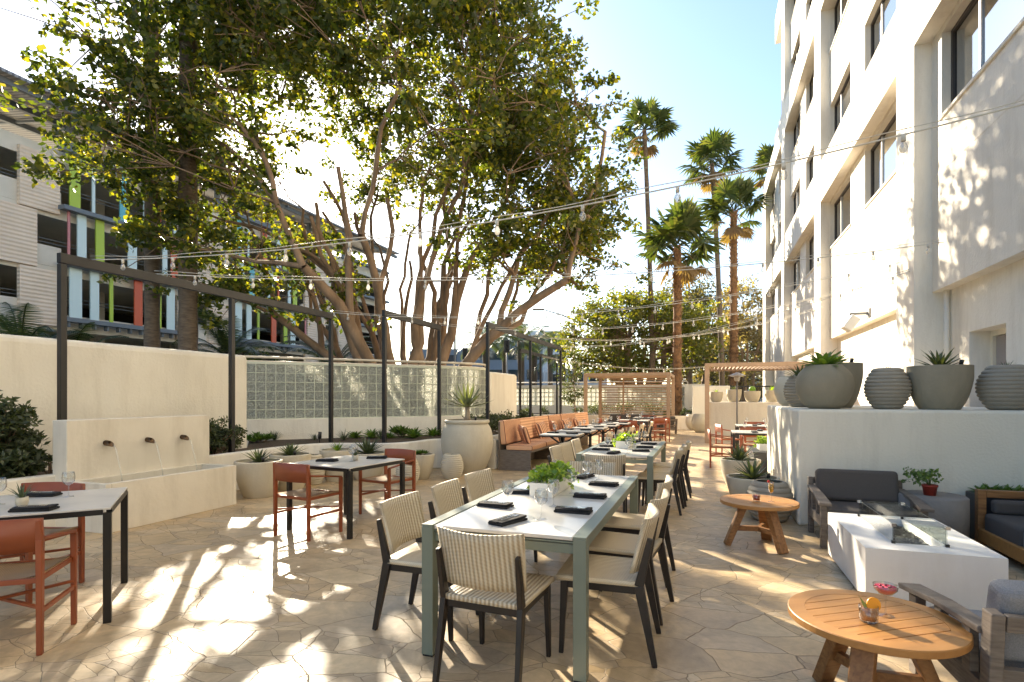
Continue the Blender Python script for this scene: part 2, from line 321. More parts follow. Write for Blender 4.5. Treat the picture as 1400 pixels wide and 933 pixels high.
def flagstone():
    m = mat('crazy_paving', (.5, .4, .3), .5); n, l, b = nodes_of(m)
    def math_(op, *a):
        k = n.new('ShaderNodeMath'); k.operation = op
        for i, v in enumerate(a):
            if isinstance(v, (int, float)): k.inputs[i].default_value = v
            else: l.new(v, k.inputs[i])
        return k.outputs[0]
    tcn = n.new('ShaderNodeTexCoord')
    dn = n.new('ShaderNodeTexNoise'); dn.inputs['Scale'].default_value = 5; dn.inputs['Detail'].default_value = 4; l.new(tcn.outputs['Object'], dn.inputs['Vector'])
    sc = n.new('ShaderNodeVectorMath'); sc.operation = 'MULTIPLY_ADD'; l.new(dn.outputs['Color'], sc.inputs[0]); sc.inputs[1].default_value = (.07, .07, 0); l.new(tcn.outputs['Object'], sc.inputs[2])
    mpn = n.new('ShaderNodeMapping'); mpn.inputs['Rotation'].default_value = (0, 0, .6); mpn.inputs['Scale'].default_value = (1.0, 1.45, 1); l.new(sc.outputs[0], mpn.inputs[0])
    def vor(feat, s_, vec):
        v = n.new('ShaderNodeTexVoronoi'); v.feature = feat; v.inputs['Scale'].default_value = s_; v.voronoi_dimensions = '2D'; l.new(vec, v.inputs['Vector']); return v
    big = vor('DISTANCE_TO_EDGE', 2.25, mpn.outputs[0]); bigc = vor('F1', 2.25, mpn.outputs[0])
    small = vor('DISTANCE_TO_EDGE', 4.9, mpn.outputs[0]); smc = vor('F1', 4.9, mpn.outputs[0])
    sb = n.new('ShaderNodeSeparateColor'); l.new(bigc.outputs['Color'], sb.inputs[0]); ss = n.new('ShaderNodeSeparateColor'); l.new(smc.outputs['Color'], ss.inputs[0])
    split = math_('LESS_THAN', sb.outputs[1], .62)            # most big stones are broken into smaller shards
    dsm = math_('ADD', math_('MULTIPLY', small.outputs[0], .75), math_('MULTIPLY', math_('SUBTRACT', 1.0, split), 1.0))
    dist = math_('MINIMUM', big.outputs[0], dsm)
    cid = math_('FRACT', math_('ADD', sb.outputs[0], math_('MULTIPLY', math_('MULTIPLY', ss.outputs[0], split), .55)))
    rp = n.new('ShaderNodeValToRGB'); l.new(cid, rp.inputs[0]); e = rp.color_ramp.elements
    e[0].color = (.45, .325, .185, 1); e[1].color = (.52, .41, .27, 1)
    for p, c in ((.25, (.53, .385, .22)), (.5, (.38, .285, .18)), (.72, (.57, .435, .265)), (.86, (.44, .33, .215))): k = e.new(p); k.color = (*c, 1)
    def noise(s_, det, dist_=0, rough=.6):
        k = n.new('ShaderNodeTexNoise'); k.inputs['Scale'].default_value = s_; k.inputs['Detail'].default_value = det; k.inputs['Distortion'].default_value = dist_; k.inputs['Roughness'].default_value = rough; l.new(tcn.outputs['Object'], k.inputs['Vector']); return k.outputs[0]
    n1 = noise(2.4, 10, 1.2, .68); n2 = noise(14, 6, .5)
    mr = n.new('ShaderNodeMapRange'); mr.inputs[1].default_value = .3; mr.inputs[2].default_value = .7; mr.inputs[3].default_value = .74; mr.inputs[4].default_value = 1.32; l.new(n1, mr.inputs[0])
    mr2 = n.new('ShaderNodeMapRange'); mr2.inputs[1].default_value = .3; mr2.inputs[2].default_value = .7; mr2.inputs[3].default_value = .88; mr2.inputs[4].default_value = 1.1; l.new(n2, mr2.inputs[0])
    mc = n.new('ShaderNodeVectorMath'); mc.operation = 'SCALE'; l.new(rp.outputs[0], mc.inputs[0]); l.new(math_('MULTIPLY', mr.outputs[0], mr2.outputs[0]), mc.inputs['Scale'])
    jw = math_('ADD', .003, math_('MULTIPLY', n2, .018))
    fr = n.new('ShaderNodeMapRange'); fr.inputs[1].default_value = .002; l.new(jw, fr.inputs[2]); l.new(dist, fr.inputs[0])
    x = n.new('ShaderNodeMix'); x.data_type = 'RGBA'; x.inputs[6].default_value = (.29, .225, .155, 1); l.new(fr.outputs[0], x.inputs[0]); l.new(mc.outputs[0], x.inputs[7]); l.new(x.outputs[2], b.inputs['Base Color'])
    h = math_('ADD', math_('MULTIPLY', n1, 1.0), math_('ADD', math_('MULTIPLY', n2, .25), math_('ADD', fr.outputs[0], math_('MULTIPLY', cid, .3))))
    bp = n.new('ShaderNodeBump'); bp.inputs['Strength'].default_value = .5; bp.inputs['Distance'].default_value = .009; l.new(h, bp.inputs['Height']); l.new(bp.outputs[0], b.inputs['Normal'])
    rr = n.new('ShaderNodeMapRange'); rr.inputs[3].default_value = .26; rr.inputs[4].default_value = .6; l.new(n1, rr.inputs[0]); l.new(math_('SUBTRACT', math_('ADD', rr.outputs[0], .5), math_('MULTIPLY', fr.outputs[0], .5)), b.inputs['Roughness'])
    b.inputs['Specular IOR Level'].default_value = .45
    return m
M_flag = flagstone()

def glassblock(name, c1, c2, tr):
    m = mat(name, c2, .18, trans=tr, spec=.6); n, l, b = nodes_of(m)
    tcn = n.new('ShaderNodeTexCoord'); w = n.new('ShaderNodeTexNoise'); w.inputs['Scale'].default_value = 26; w.inputs['Distortion'].default_value = 1.5; l.new(tcn.outputs['Object'], w.inputs['Vector'])
    bp = n.new('ShaderNodeBump'); bp.inputs['Strength'].default_value = 1; bp.inputs['Distance'].default_value = .05; l.new(w.outputs[0], bp.inputs['Height']); l.new(bp.outputs[0], b.inputs['Normal'])
    r = n.new('ShaderNodeMapRange'); r.inputs[1].default_value = .4; r.inputs[2].default_value = .6; l.new(w.outputs[0], r.inputs[0])
    x = n.new('ShaderNodeMix'); x.data_type = 'RGBA'; x.inputs[6].default_value = (*c1, 1); x.inputs[7].default_value = (*c2, 1)
    l.new(r.outputs[0], x.inputs[0]); l.new(x.outputs[2], b.inputs['Base Color'])
    return m
M_gblock = glassblock('glass_block', (.46, .49, .41), (.88, .91, .80), .5)
M_gblock2 = glassblock('sunwashed_glass_block', (.66, .68, .58), (.85, .86, .78), .25)  # lighter copy for the far wall, its sun-washed brightness put into the colour
frosted(M_gblock, .22); frosted(M_gblock2, .55)
M_mortar = mat('pale_green_mortar', (.60, .62, .50), .8)
def ribbed_panel():
    n, l, b = nodes_of(M_panel)
    tcn = n.new('ShaderNodeTexCoord'); w = n.new('ShaderNodeTexWave'); w.bands_direction = 'Z'; w.inputs['Scale'].default_value = 1.5; l.new(tcn.outputs['Object'], w.inputs['Vector'])
    bp = n.new('ShaderNodeBump'); bp.inputs['Strength'].default_value = .8; bp.inputs['Distance'].default_value = .035; l.new(w.outputs[1], bp.inputs['Height']); l.new(bp.outputs[0], b.inputs['Normal'])
ribbed_panel()
# ================================================================== THE SETTING
rnd = random.Random(7)
def at_x(px, X):
    t = (px - 700) / F_; z = X / (t * CA - SA); return z * (CA + t * SA)
o = MB().quad((-400, -60, -.02), (400, -60, -.02), (400, 900, -.02), (-400, 900, -.02)).build('ground', M_road); tag(o, kind='structure')
o = MB().box(-8.0, 3.8, -6, 29.6, -.02, 0).build('patio_paving', M_flag); tag(o, kind='structure')
o = MB().quad((-33, -40, .0), (-8.3, -40, .0), (-8.3, 12, .0), (-33, 12, .0)).build('pavement', M_side); tag(o, kind='structure')

# ---- hotel building on the walkway side
hb = thing('hotel_building', 'tall white stucco hotel with recessed dark framed windows beside the patio', 'building', (3.3, 0, 0))
w = MB()
bays = [(-13.1, -6.1), (-5.1, 2.9), (3.9, 10.9), (11.8, 18.8), (19.8, 26.8), (27.8, 34.9)]
piers = [(-14, -13.1), (-6.1, -5.1), (2.9, 3.9), (10.9, 11.8), (18.8, 19.8), (26.8, 27.8), (34.9, 36.4)]
TOP = 24.5; X1 = .25
def top_of(y): return TOP if y < 30 else 14.1
for a, b in piers:
    w.box(0, 9, a, b, 0, top_of(a))
recess = [(3.2, 7.35), (8.56, 13.15), (14.4, 19.05), (20.3, 24.0)]
wins = []
for a, b in bays:
    segs = [(a, b)] if b < 30 else [(a, 30.2), (30.2, b)]
    for sa, sb in segs:
        tp = TOP if sb <= 30.3 else 14.1
        prev = None
        for r0, r1 in recess:
            if prev is not None and prev < tp: w.box(0, 9, sa, sb, prev, min(r0, tp) if r0 < tp else tp)
            prev = r1
        if prev < tp: w.box(0, 9, sa, sb, prev, tp)
    # lower wall, set back
    if a < 8 < b:
        w.box(X1 + .2, 9, a, 9.0, 0, 3.2); w.box(X1 + .2, 9, 10.07, b, 0, 3.2); w.box(X1 + .2, 9, 9.0, 10.07, 2.45, 3.2)
        w.box(X1 + .55, 9, 9.0, 10.07, 0, 2.45)
    else: w.box(X1 + .2, 9, a, b, 0, 3.2)
    # recess back wall with window openings
    wy = [(b - 3.4, b - .4), (a + .5, a + 2.9)] if a < 5 < b else [(a + .6, a + 3.15), (b - 2.5, b - .02)]
    wy = sorted(wy)
    for r0, r1 in recess:
        tp = r1 if a < 27 else min(r1, 14.1)
        if r0 >= 14 and a > 27: 
            continue
        ks = [k for k in range(7) if r0 < 5.93 + 2.95 * k and 5.93 + 2.95 * k + 1.0 < r1]
        ys = [a] + [q for p in wy for q in p] + [b]
        for i in range(0, len(ys), 2): w.box(X1, 9, ys[i], ys[i + 1], r0, tp)
        for (p, q) in wy:
            z = r0
            for k in ks:
                s = 5.93 + 2.95 * k; w.box(X1, 9, p, q, z, s); z = s + 1.33; wins.append((p, q, s, z))
            if z < tp: w.box(X1, 9, p, q, z, tp)
for (a, b) in bays[2:4]: w.box(X1 - .004, X1 + .01, a, b, 5.05, 5.065)
for (p, q, z0, z1) in wins:
    if q > 5: w.box(X1 - .03, X1 + .1, p - .04, q + (.04 if q < 10.6 else 0), z0 - .05, z0 - .003)
w.build('wall', M_bldg, hb)
for (p, q, z0, z1) in wins:
    if q < 5: continue
    f = MB(); x = X1 + .12; e = .06
    f.box(x, x + .07, p, q, z0, z0 + e); f.box(x, x + .07, p, q, z1 - e, z1); f.box(x, x + .07, p, p + e, z0 + e, z1 - e); f.box(x, x + .07, q - e, q, z0 + e, z1 - e)
    fo = f.build('window', M_wframe, hb)
    m1 = q - (q - p) * .32; m2 = p + (q - p) * .12
    for mm in (m1, m2): MB().box(x + .005, x + .06, mm - .025, mm + .025, z0 + e, z1 - e).build('mullion', M_alu, fo)
    MB().box(x + .03, x + .036, p + e, q - e, z0 + e, z1 - e).build('pane', G_win, fo)
    rc_ = random.Random(int(p * 7 + z0 * 3)); k = rc_.uniform(.12, .38); cb = MB()
    for s0, s1 in ((p, p + (q - p) * k), (q - (q - p) * k * .8, q)):
        nn = 14; pts = [(x + .14 + .03 * math.sin(i * 2.4 + p), s0 + (s1 - s0) * i / nn) for i in range(nn + 1)]
        for i in range(nn): cb.quad((pts[i][0], pts[i][1], z0), (pts[i + 1][0], pts[i + 1][1], z0), (pts[i + 1][0], pts[i + 1][1], z1), (pts[i][0], pts[i][1], z1))
    cb.build('curtain', M_curtain, fo)
    MB().box(x + .6, x + .62, p, q, z0, z1).build('room_backing', M_dark, fo)  # added dark sheet, shuts out the sky and stands in for room shade
dr = MB().box(X1 + .50, X1 + .545, 9.06, 10.0, .3, 2.36).build('door', M_door, hb)
MB().box(X1 + .46, X1 + .545, 9.0, 9.06, .3, 2.45).box(X1 + .46, X1 + .545, 10.01, 10.07, .3, 2.45).box(X1 + .46, X1 + .545, 9.06, 10.01, 2.37, 2.45).build('door_frame', M_white, hb)
MB().tube([(X1 + .14, 10.72, 1.3), (X1 + .14, 10.72, 3.3)], .04, 10).box(X1 + .08, X1 + .2, 10.66, 10.78, 3.26, 3.42).build('downpipe', M_bldg, hb)
MB().box(-.012, 0, 11.795, 18.805, 7.34, 7.36).build('drip_edge', M_bldg, hb)
fl = thing('floodlight', 'small white floodlight on a bracket on the hotel wall above the bowl planters', 'light fixture', (3.3, 13.6, 2.95))
MB().box(-.34, 0, -.03, .03, .28, .33).box(-.02, .02, -.12, .12, .2, .4).build('bracket', M_galv, fl)
b = MB().at(-.34, 0, .1, 0, 0, R(35)); b.box(-.1, .1, -.16, .16, -.16, .16); b.build('lamp_head', M_alu, fl, .02)
MB().box(-.35, -.33, -.02, .02, .14, .32).build('stem', M_lamp, fl)

# ---- terrace block that carries the big bowls
tb = MB(); tb.prism([(1.0, 7.0), (3.6, 7.0), (3.6, 10.3), (1.0, 10.3)], 0, 1.33)
tag(tb.build('retaining_wall', M_white, None, .03), 'chest high white stucco terrace wall under the large grey bowls', 'wall')
tb = MB().box(.08, 3.3, 21.8, 23.0, 0, 1.26)
tag(tb.build('retaining_wall', M_cream, None, .03), 'cream planter wall beyond the red chairs carrying four small pots', 'wall')
# far pieces behind it
tag(MB().box(-.55, 1.05, 26.2, 26.5, 0, 1.95).build('garden_wall', M_cream, None, .04), 'short cream wall behind the small pots at the far end', 'wall')
gt = thing('metal_gate', 'dark metal gate between the cream wall and the hotel corner', 'gate', (2.2, 27.5, 0))
MB().box(-1.1, -1.04, -.03, .03, 0, 2.0).box(1.04, 1.1, -.03, .03, 0, 2.0).box(-1.04, 1.04, -.03, .03, 1.9, 1.96).box(-1.04, 1.04, -.03, .03, .1, .16).build('gate_frame', M_steel, gt)
b = MB()
for i in range(20): b.box(-1.0 + i * .104, -.985 + i * .104, -.012, .012, .16, 1.9)
b.build('bar_panel', M_steel, gt)

# ---- cream garden wall (far side)
tag(MB().prism([(-8.0, -6), (-8.0, 8.0), (-8.35, 8.0), (-8.35, -6)], 0, 2.24).build('garden_wall', M_cream, None, .09, seg=3), 'tall plain cream wall behind the fountain', 'wall')
tag(MB().prism([(-5.9, 14.9), (-5.9, 17.3), (-6.25, 17.3), (-6.25, 14.9)], 0, 2.2).build('garden_wall', M_cream, None, .09, seg=3), 'short cream wall standing behind the planting next to the striped banquette', 'wall')

# ---- glass block wall, curved
gb = [(-9.9, 8.4), (-9.26, 9.25), (-8.24, 10.35), (-7.2, 11.47), (-6.32, 12.4), (-5.80, 13.1), (-5.62, 13.7), (-5.8, 14.2)]
def smooth(pts, n=6):
    out = []
    P = [pts[0]] + list(pts) + [pts[-1]]
    for i in range(1, len(P) - 2):
        for k in range(n):
            t = k / n; a, b2, c, d = (Vector(P[i - 1 + j]) for j in range(4))
            out.append(tuple(.5 * ((2 * b2) + (c - a) * t + (2 * a - 5 * b2 + 4 * c - d) * t * t + (3 * b2 - a - 3 * c + d) * t ** 3)))
    out.append(tuple(pts[-1])); return out
def resample(pts, step):
    out = [Vector(pts[0])]; acc = 0
    for i in range(len(pts) - 1):
        a, b2 = Vector(pts[i]), Vector(pts[i + 1]); L = (b2 - a).length; d = step - acc
        while d <= L: out.append(a + (b2 - a) * (d / L)); d += step
        acc = L - (d - step)
    return [tuple(p) for p in out]
def ribbon(m, pts, th, z0, z1):      # vertical strip with thickness following a plan path
    L, Rr = [], []
    for i, p in enumerate(pts):
        a = Vector(pts[max(i - 1, 0)]); b2 = Vector(pts[min(i + 1, len(pts) - 1)]); d = (b2 - a).normalized(); nrm = Vector((-d.y, d.x))
        L.append((p[0] + nrm.x * th / 2, p[1] + nrm.y * th / 2)); Rr.append((p[0] - nrm.x * th / 2, p[1] - nrm.y * th / 2))
    n = len(pts); vs = []
    zz = z0 if callable(z0) else (lambda i: z0); z2 = z1 if callable(z1) else (lambda i: z1)
    for i in range(n): vs += [(*L[i], zz(i)), (*Rr[i], zz(i)), (*Rr[i], z2(i)), (*L[i], z2(i))]
    fs = [(0, 1, 2, 3), (n * 4 - 4, n * 4 - 1, n * 4 - 2, n * 4 - 3)]
    for i in range(n - 1):
        for k in range(4):
            k2 = (k + 1) % 4; fs.append((i * 4 + k, i * 4 + 4 + k, i * 4 + 4 + k2, i * 4 + k2))
    m.add(vs, fs); return m
gbw = thing('glass_block_wall', 'curved low wall of pale green glass blocks under the big tree', 'wall')
gpath = resample(smooth(gb, 8), .2)
ribbon(MB(), gpath, .28, 0, .98).build('base', M_cream, gbw)
ribbon(MB(), gpath, .07, .99, 2.19).build('glass_blocks', M_gblock, gbw)
b = MB()
for r in range(7): ribbon(b, gpath, .09, .98 + r * .2, .995 + r * .2 + (.03 if r == 6 else 0))
for i in range(0, len(gpath)):
    p = gpath[i]; q = gpath[min(i + 1, len(gpath) - 1)]; q0 = gpath[max(i - 1, 0)]
    b.at(p[0], p[1], 0, math.atan2(q[1] - q0[1], q[0] - q0[0])); b.box(-.009, .009, -.044, .044, .99, 2.19)
b.at()
b.build('mortar', M_mortar, gbw)
b = MB(); b.tube([(p[0], p[1], 2.33) for p in gpath], .028, 8); b.tube([(p[0], p[1], 2.235) for p in gpath], .022, 8)
for i in range(2, len(gpath), 9): b.tube([(gpath[i][0], gpath[i][1], 2.2), (gpath[i][0], gpath[i][1], 2.33)], .018, 6)
b.build('rail', M_rail, gbw)
# far boundary wall with glass blocks
fw = thing('glass_block_wall', 'straight cream wall with glass block panels behind the slatted pergola', 'wall', (0, 29.5, 0))
b = MB(); b.box(-13, .2, 0, .3, 0, .95); b.box(-13, .2, 0, .3, 1.95, 2.1)
spans = [(-13, -11.5), (-7.9, -7.6), (-5.0, -4.4), (-1.0, .2)]
for s0, s1 in spans: b.box(s0, s1, 0, .3, .95, 1.95)
b.build('wall', M_cream, fw)
for s0, s1 in ((-11.5, -7.9), (-7.6, -5.0), (-4.4, -1.0)):
    MB().box(s0, s1, .1, .17, .95, 1.95).build('glass_blocks', M_gblock2, fw)
    b = MB(); x = s0
    while x < s1 + .01: b.box(x - .02, x + .02, .085, .185, .95, 1.95); x += .25
    for k in range(5): b.box(s0, s1, .08, .19, .94 + k * .2425, .975 + k * .2425)
    b.build('mortar', M_mortar, fw)
MB().tube([(-13, .15, 2.25), (-.9, .15, 2.25), (-.85, .15, 2.2), (-.85, .15, 2.1)], .03, 8).build('rail', M_rail, fw)

# ---- raised planter along the far side (undulating white wall + soil)
pl = smooth([(-6.95, -6), (-6.95, 2), (-6.95, 6.4), (-7.0, 7.6), (-6.8, 8.45), (-6.2, 8.75), (-5.6, 8.95), (-5.35, 9.5), (-5.25, 10.15), (-4.6, 10.5), (-3.98, 10.42)], 6)
pw = thing('planter_bed', 'long undulating white plastered planter wall along the garden side', 'planter')
ribbon(MB(), pl, .14, 0, .60).build('wall', M_planter, pw, .02)
so = MB(); so.prism([(p[0] - .05, p[1] + .02) for p in pl if p[0] < -4.63] + [(-4.63, 14.85), (-5.6, 14.2), (-5.7, 13.0), (-7.3, 11.3), (-9.2, 9.2), (-7.95, 7.9), (-7.98, -6)], .3, .53)
so.build('soil', M_soil, pw)
# bed behind the banquette
pb = thing('planter_bed', 'narrow white planter behind the striped banquette', 'planter')
MB().box(-4.62, -4.5, 10.75, 17.5, 0, .58).box(-5.85, -4.62, 17.38, 17.5, 0, .58).build('wall', M_planter, pb)
MB().box(-5.85, -4.62, 14.9, 17.38, .3, .52).build('soil', M_soil, pb)
fb = thing('planter_bed', 'low cream planter running along the far glass block wall', 'planter')
MB().box(-12, .0, 25.5, 25.65, 0, .60).box(-.15, 0, 25.65, 29.45, 0, .60).build('wall', M_cream, fb)
MB().box(-12, -.16, 25.66, 29.45, .3, .53).build('soil', M_soil, fb)

# ---- fountain
ft = thing('wall_fountain', 'cream plastered fountain with three bronze spouts pouring into a long basin', 'fountain', (-6.68, 4.1, 0))
MB().box(-.24, 0, 0, 1.86, 0, 1.21).build('back_panel', M_cream2, ft, .008)
b = MB(); b.box(.002, .62, 0, .06, 0, .535).box(.002, .62, 1.68, 1.74, 0, .535).box(.56, .62, .06, 1.68, 0, .535).box(.002, .56, .06, 1.68, 0, .12).box(.002, .06, .06, 1.68, .12, .535)
b.build('basin', M_cream2, ft, .006)
MB().box(.062, .558, .062, 1.678, .36, .43).build('water', mat('basin_water', (.25, .27, .22), .03, bump=.4, scale=6, trans=.6), ft)
for i, yy in enumerate((.42, .93, 1.42)):
    s = MB(); pts = [(.0, 0, 0), (.09, 0, -.004)]
    n = 14; vs = []; fs = []
    for x, r, cut in ((0, .032, 0), (.12, .032, 1)):
        for k in range(n):
            c = 2 * PI * k / n; xx = x - (cut * .06 * (math.sin(c) * .5 + .5)); vs.append((xx, r * math.cos(c), r * math.sin(c)))
    for x, r, cut in ((.12, .026, 1), (.01, .026, 0)):
        for k in range(n):
            c = 2 * PI * k / n; xx = x - (cut * .06 * (math.sin(c) * .5 + .5)); vs.append((xx, r * math.cos(c), r * math.sin(c)))
    for j in range(3):
        for k in range(n): fs.append((j * n + k, j * n + (k + 1) % n, (j + 1) * n + (k + 1) % n, (j + 1) * n + k))
    fs.append(tuple(3 * n + k for k in range(n))); s.add(vs, fs, True)
    so_ = s.build('spout', M_bronze, ft, loc=(0, yy, .93)); so_.rotation_euler.y = R(6)
    t = MB(); P = [(.12 + .16 * q, yy + .004 * math.sin(9 * q), .905 - .48 * q * q) for q in [k / 8 for k in range(9)]]
    t.tube(P, [.011 - .005 * q / 8 for q in range(9)], 6); t.build('water_jet', G_water, ft)

# ---- steel frames
def frame(x, ys, label, h=3.2, base=.5, cross=True):
    t = thing('steel_frame', label, 'frame', (x, ys[0], 0), 0, 'steel frames over the planter')
    for y in ys: MB().cbox(0, y - ys[0], (base + h - .13) / 2, .072, .072, h - .13 - base).build('post', M_steel, t, .004)
    MB().box(-.037, .037, -.037, ys[-1] - ys[0] + .037, h - .12, h).build('beam', M_steel, t, .004)
    return t
frame(-7.3, [4.43, 6.94, 9.46], 'long dark steel frame with three posts beside the fountain')
frame(-6.05, [9.5, 11.9], 'short dark steel frame of two posts in front of the glass block wall')
frame(-4.75, [11.8, 15.1, 18.6], 'dark steel frame with three posts rising behind the striped banquette')
frame(-6.3, [18.8, 21.4, 24.0], 'thin far steel frame beyond the short cream wall')
# ---- parking garage across the street
GX = -34.0
ga = thing('parking_garage', 'long pale parking garage with coloured vertical fins and a solar canopy', 'building', (GX, 0, 0))
LV = [0, 2.8, 5.9, 9.0, 12.1, 15.3]
zones = [(8, 20.6, 'p'), (20.6, 27.6, 'l'), (27.6, 32.2, 'p'), (32.2, 40, 'l'), (40, 47, 'p'), (47, 53, 'l')]
sl = MB()
for z in LV[1:]: sl.box(-14, -.26, -30, 53.3, z - .35, z)
for y in range(-28, 53, 6):
    sl.box(-6, -5.4, y, y + .6, 0, 15.3)
sl.build('floor_slabs', M_conc, ga)
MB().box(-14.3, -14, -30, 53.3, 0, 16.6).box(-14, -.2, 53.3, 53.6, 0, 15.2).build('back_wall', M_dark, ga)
par = MB(); pan = MB()
for zi, (a, b, k) in enumerate(zones):
    for i in range(1, 5):
        f0, f1 = LV[i], LV[i + 1]
        par.box(-.25, -.02, a, b, f0 - .35, f0 + (.75 if k == 'p' else .15))
        par.box(-.25, -.02, a, b, f1 - (1.0 if i == 4 else .75), f1 - .36)
        if k == 'p':
            y = b - (0.2 if i % 2 == 0 else 1.3); j = 0
            while y > a + .5:
                wd = 1.9 if (j + i) % 2 == 0 else 2.5
                MB().box(-.02, .22, max(y - wd, a), y, f0 - .55, f1 - .62).build('precast_panel', M_panel, ga); y -= wd + (1.1 if (j + i) % 2 else 1.9); j += 1
par.box(-.25, -.02, -30, 53.3, 0, 2.45)
par.build('parapet', M_conc, ga)
# individually placed panels nearest the patio are covered by the loop; ledges and fins
for a, b, k in zones:
    if k == 'l':
        for z in (5.75, 8.85, 11.95, 15.2):
            led = MB(); led.box(.2, .75, a - .3, b + .3, z - .12, z + .12)
            y = a
            while z < 6 and y < b: led.box(.3, .6, y, y + .1, z - .4, z - .121); y += .7
            led.build('ledge', M_bsteel, ga)
rl = MB()
for i in range(1, 5):
    for q in (.95, 1.15): rl.box(-.3, -.27, -30, 53.3, LV[i] + q, LV[i] + q + .03)
rl.build('railing', M_bsteel, ga)
FM = {'l': M_lime, 'r': M_red, 'c': M_cyan, 'w': M_pale, 'k': M_pink}
rows = {4: [(20.8, 'l', .7), (22.0, 'w', .2), (23.6, 'c', .5), (25.1, 'w', .6), (25.8, 'r', .6), (27.2, 'w', .2), (27.9, 'l', .2)],
        3: [(20.7, 'k', .15), (21.2, 'w', .6), (22.2, 'l', .6), (24.1, 'w', .7), (25.2, 'c', .2), (26.4, 'w', .4), (27.0, 'r', .6)],
        2: [(20.8, 'w', .8), (21.9, 'w', .6), (23.0, 'l', .25), (24.5, 'r', .65), (25.9, 'l', .5), (26.7, 'w', .7), (28.5, 'k', .2)]}
for dy in (0, 11.5):
    for lv, fins in rows.items():
        for (y, c, wd) in fins:
            if dy: c = {'l': 'c', 'w': 'w', 'c': 'r', 'r': 'l', 'k': 'w'}[c] if dy == 11.5 and lv != 2 else c
            MB().box(.3, .38, y + dy, y + dy + wd * .8, LV[lv] - .02, LV[lv + 1] - .26).build('fin', FM[c], ga)
b = MB().add([(2.2, -30, 17.1), (2.2, 53, 17.1), (-9, 53, 18.6), (-9, -30, 18.6), (2.2, -30, 17.25), (2.2, 53, 17.25), (-9, 53, 18.75), (-9, -30, 18.75)],
             [(0, 3, 2, 1), (4, 5, 6, 7), (0, 1, 5, 4), (1, 2, 6, 5), (2, 3, 7, 6), (3, 0, 4, 7)])
b.build('solar_canopy', stripes('canopy_deck', (.30, .30, .30), (.12, .12, .13), 1.2, 'Y', .5), ga)
b = MB()
for x, z in ((1.6, 17.0), (-1.5, 17.4), (-5, 17.9)): b.box(x - .12, x + .12, -30, 53.3, z - .2, z + .1)
for y in range(-29, 53, 5): b.box(-.3, .0, y, y + .25, 15.2, 17.3); b.bar((2.0, y + .12, 16.95), (-8, y + .12, 18.3), .14, .14)
b.build('canopy_beam', M_bsteel, ga)

# ---- far city blocks beyond the street trees
def block(px0, px1, ytop, z, m, label, rows=4):
    a = at_depth(px0, z); c = at_depth(px1, z); L = math.hypot(c[0] - a[0], c[1] - a[1]); ang = math.atan2(c[1] - a[1], c[0] - a[0]); h = hgt(ytop, z)
    t = thing('city_building', label, 'building', (a[0], a[1], 0), ang)
    MB().box(0, L, 0, L * .5, 0, h).box(.3, L - .3, .3, L * .5 - .3, h, h + .4).build('wall', m, t)
    wm = MB(); n = max(3, int(L / 3)); fl = max(2, int(h / 3.2))
    for i in range(n):
        for j in range(fl):
            x = (i + .15) * L / n; wm.box(x, x + L / n * .7, -.06, .02, j * h / fl + .9, j * h / fl + .9 + h / fl * .5)
    wm.build('window', M_wglass, t)
block(640, 742, 472, 95, M_peb, 'grey glassy office block far beyond the street')
block(700, 770, 455, 120, M_peb2, 'paler tall office block far behind the date palms')
block(745, 830, 508, 85, M_peb2, 'long low white building beyond the far wall')
block(560, 650, 480, 105, M_peb, 'distant grey building seen behind the big tree trunks')
block(935, 1045, 520, 70, M_peb2, 'pale low building behind the eucalyptus trees')

# ================================================================== TREES
def leafquads(m, pts, size, rng, up=.25, asp=.55, jit=.35):
    """folded leaf blades around given points"""
    vs, fs = m.v, m.f
    for p in pts:
        s = size * rng.uniform(.7, 1.3)
        d = Vector((rng.gauss(0, 1), rng.gauss(0, 1), rng.gauss(0, 1) * .7 - up)).normalized()
        q = Vector((rng.gauss(0, 1), rng.gauss(0, 1), rng.gauss(0, 1))); q = (q - d * q.dot(d)).normalized() * (s * asp * .5)
        p = Vector(p); n = len(vs); mid = p + d * s * .5
        vs += [tuple(p), tuple(mid + q), tuple(p + d * s), tuple(mid - q)]
        fs.append((n, n + 1, n + 2, n + 3)); m.sm.append(False)
def clump_leaves(m, c, r, n, size, rng, flat=.8, **k):
    pts = []
    for _ in range(n):
        v = Vector((rng.gauss(0, 1), rng.gauss(0, 1), rng.gauss(0, 1) * flat)); v = v.normalized() * r * (rng.random() ** .45)
        pts.append(c + v)
    leafquads(m, pts, size, rng, **k)
def limb(m, a, b, r0, r1, rng, wob=.12, n=7, sides=8):
    a, b = Vector(a), Vector(b); L = (b - a).length; pts = []; rs = []
    off = Vector((0, 0, 0))
    for i in range(n + 1):
        t = i / n
        if 0 < i < n: off += Vector((rng.gauss(0, 1), rng.gauss(0, 1), rng.gauss(0, .6))) * wob * L / n * 1.4
        pts.append(a.lerp(b, t) + off * math.sin(PI * min(t, .98)) ** .8); rs.append(r0 + (r1 - r0) * t ** .8)
    m.tube(pts, rs, sides, cap=False); return pts, rs

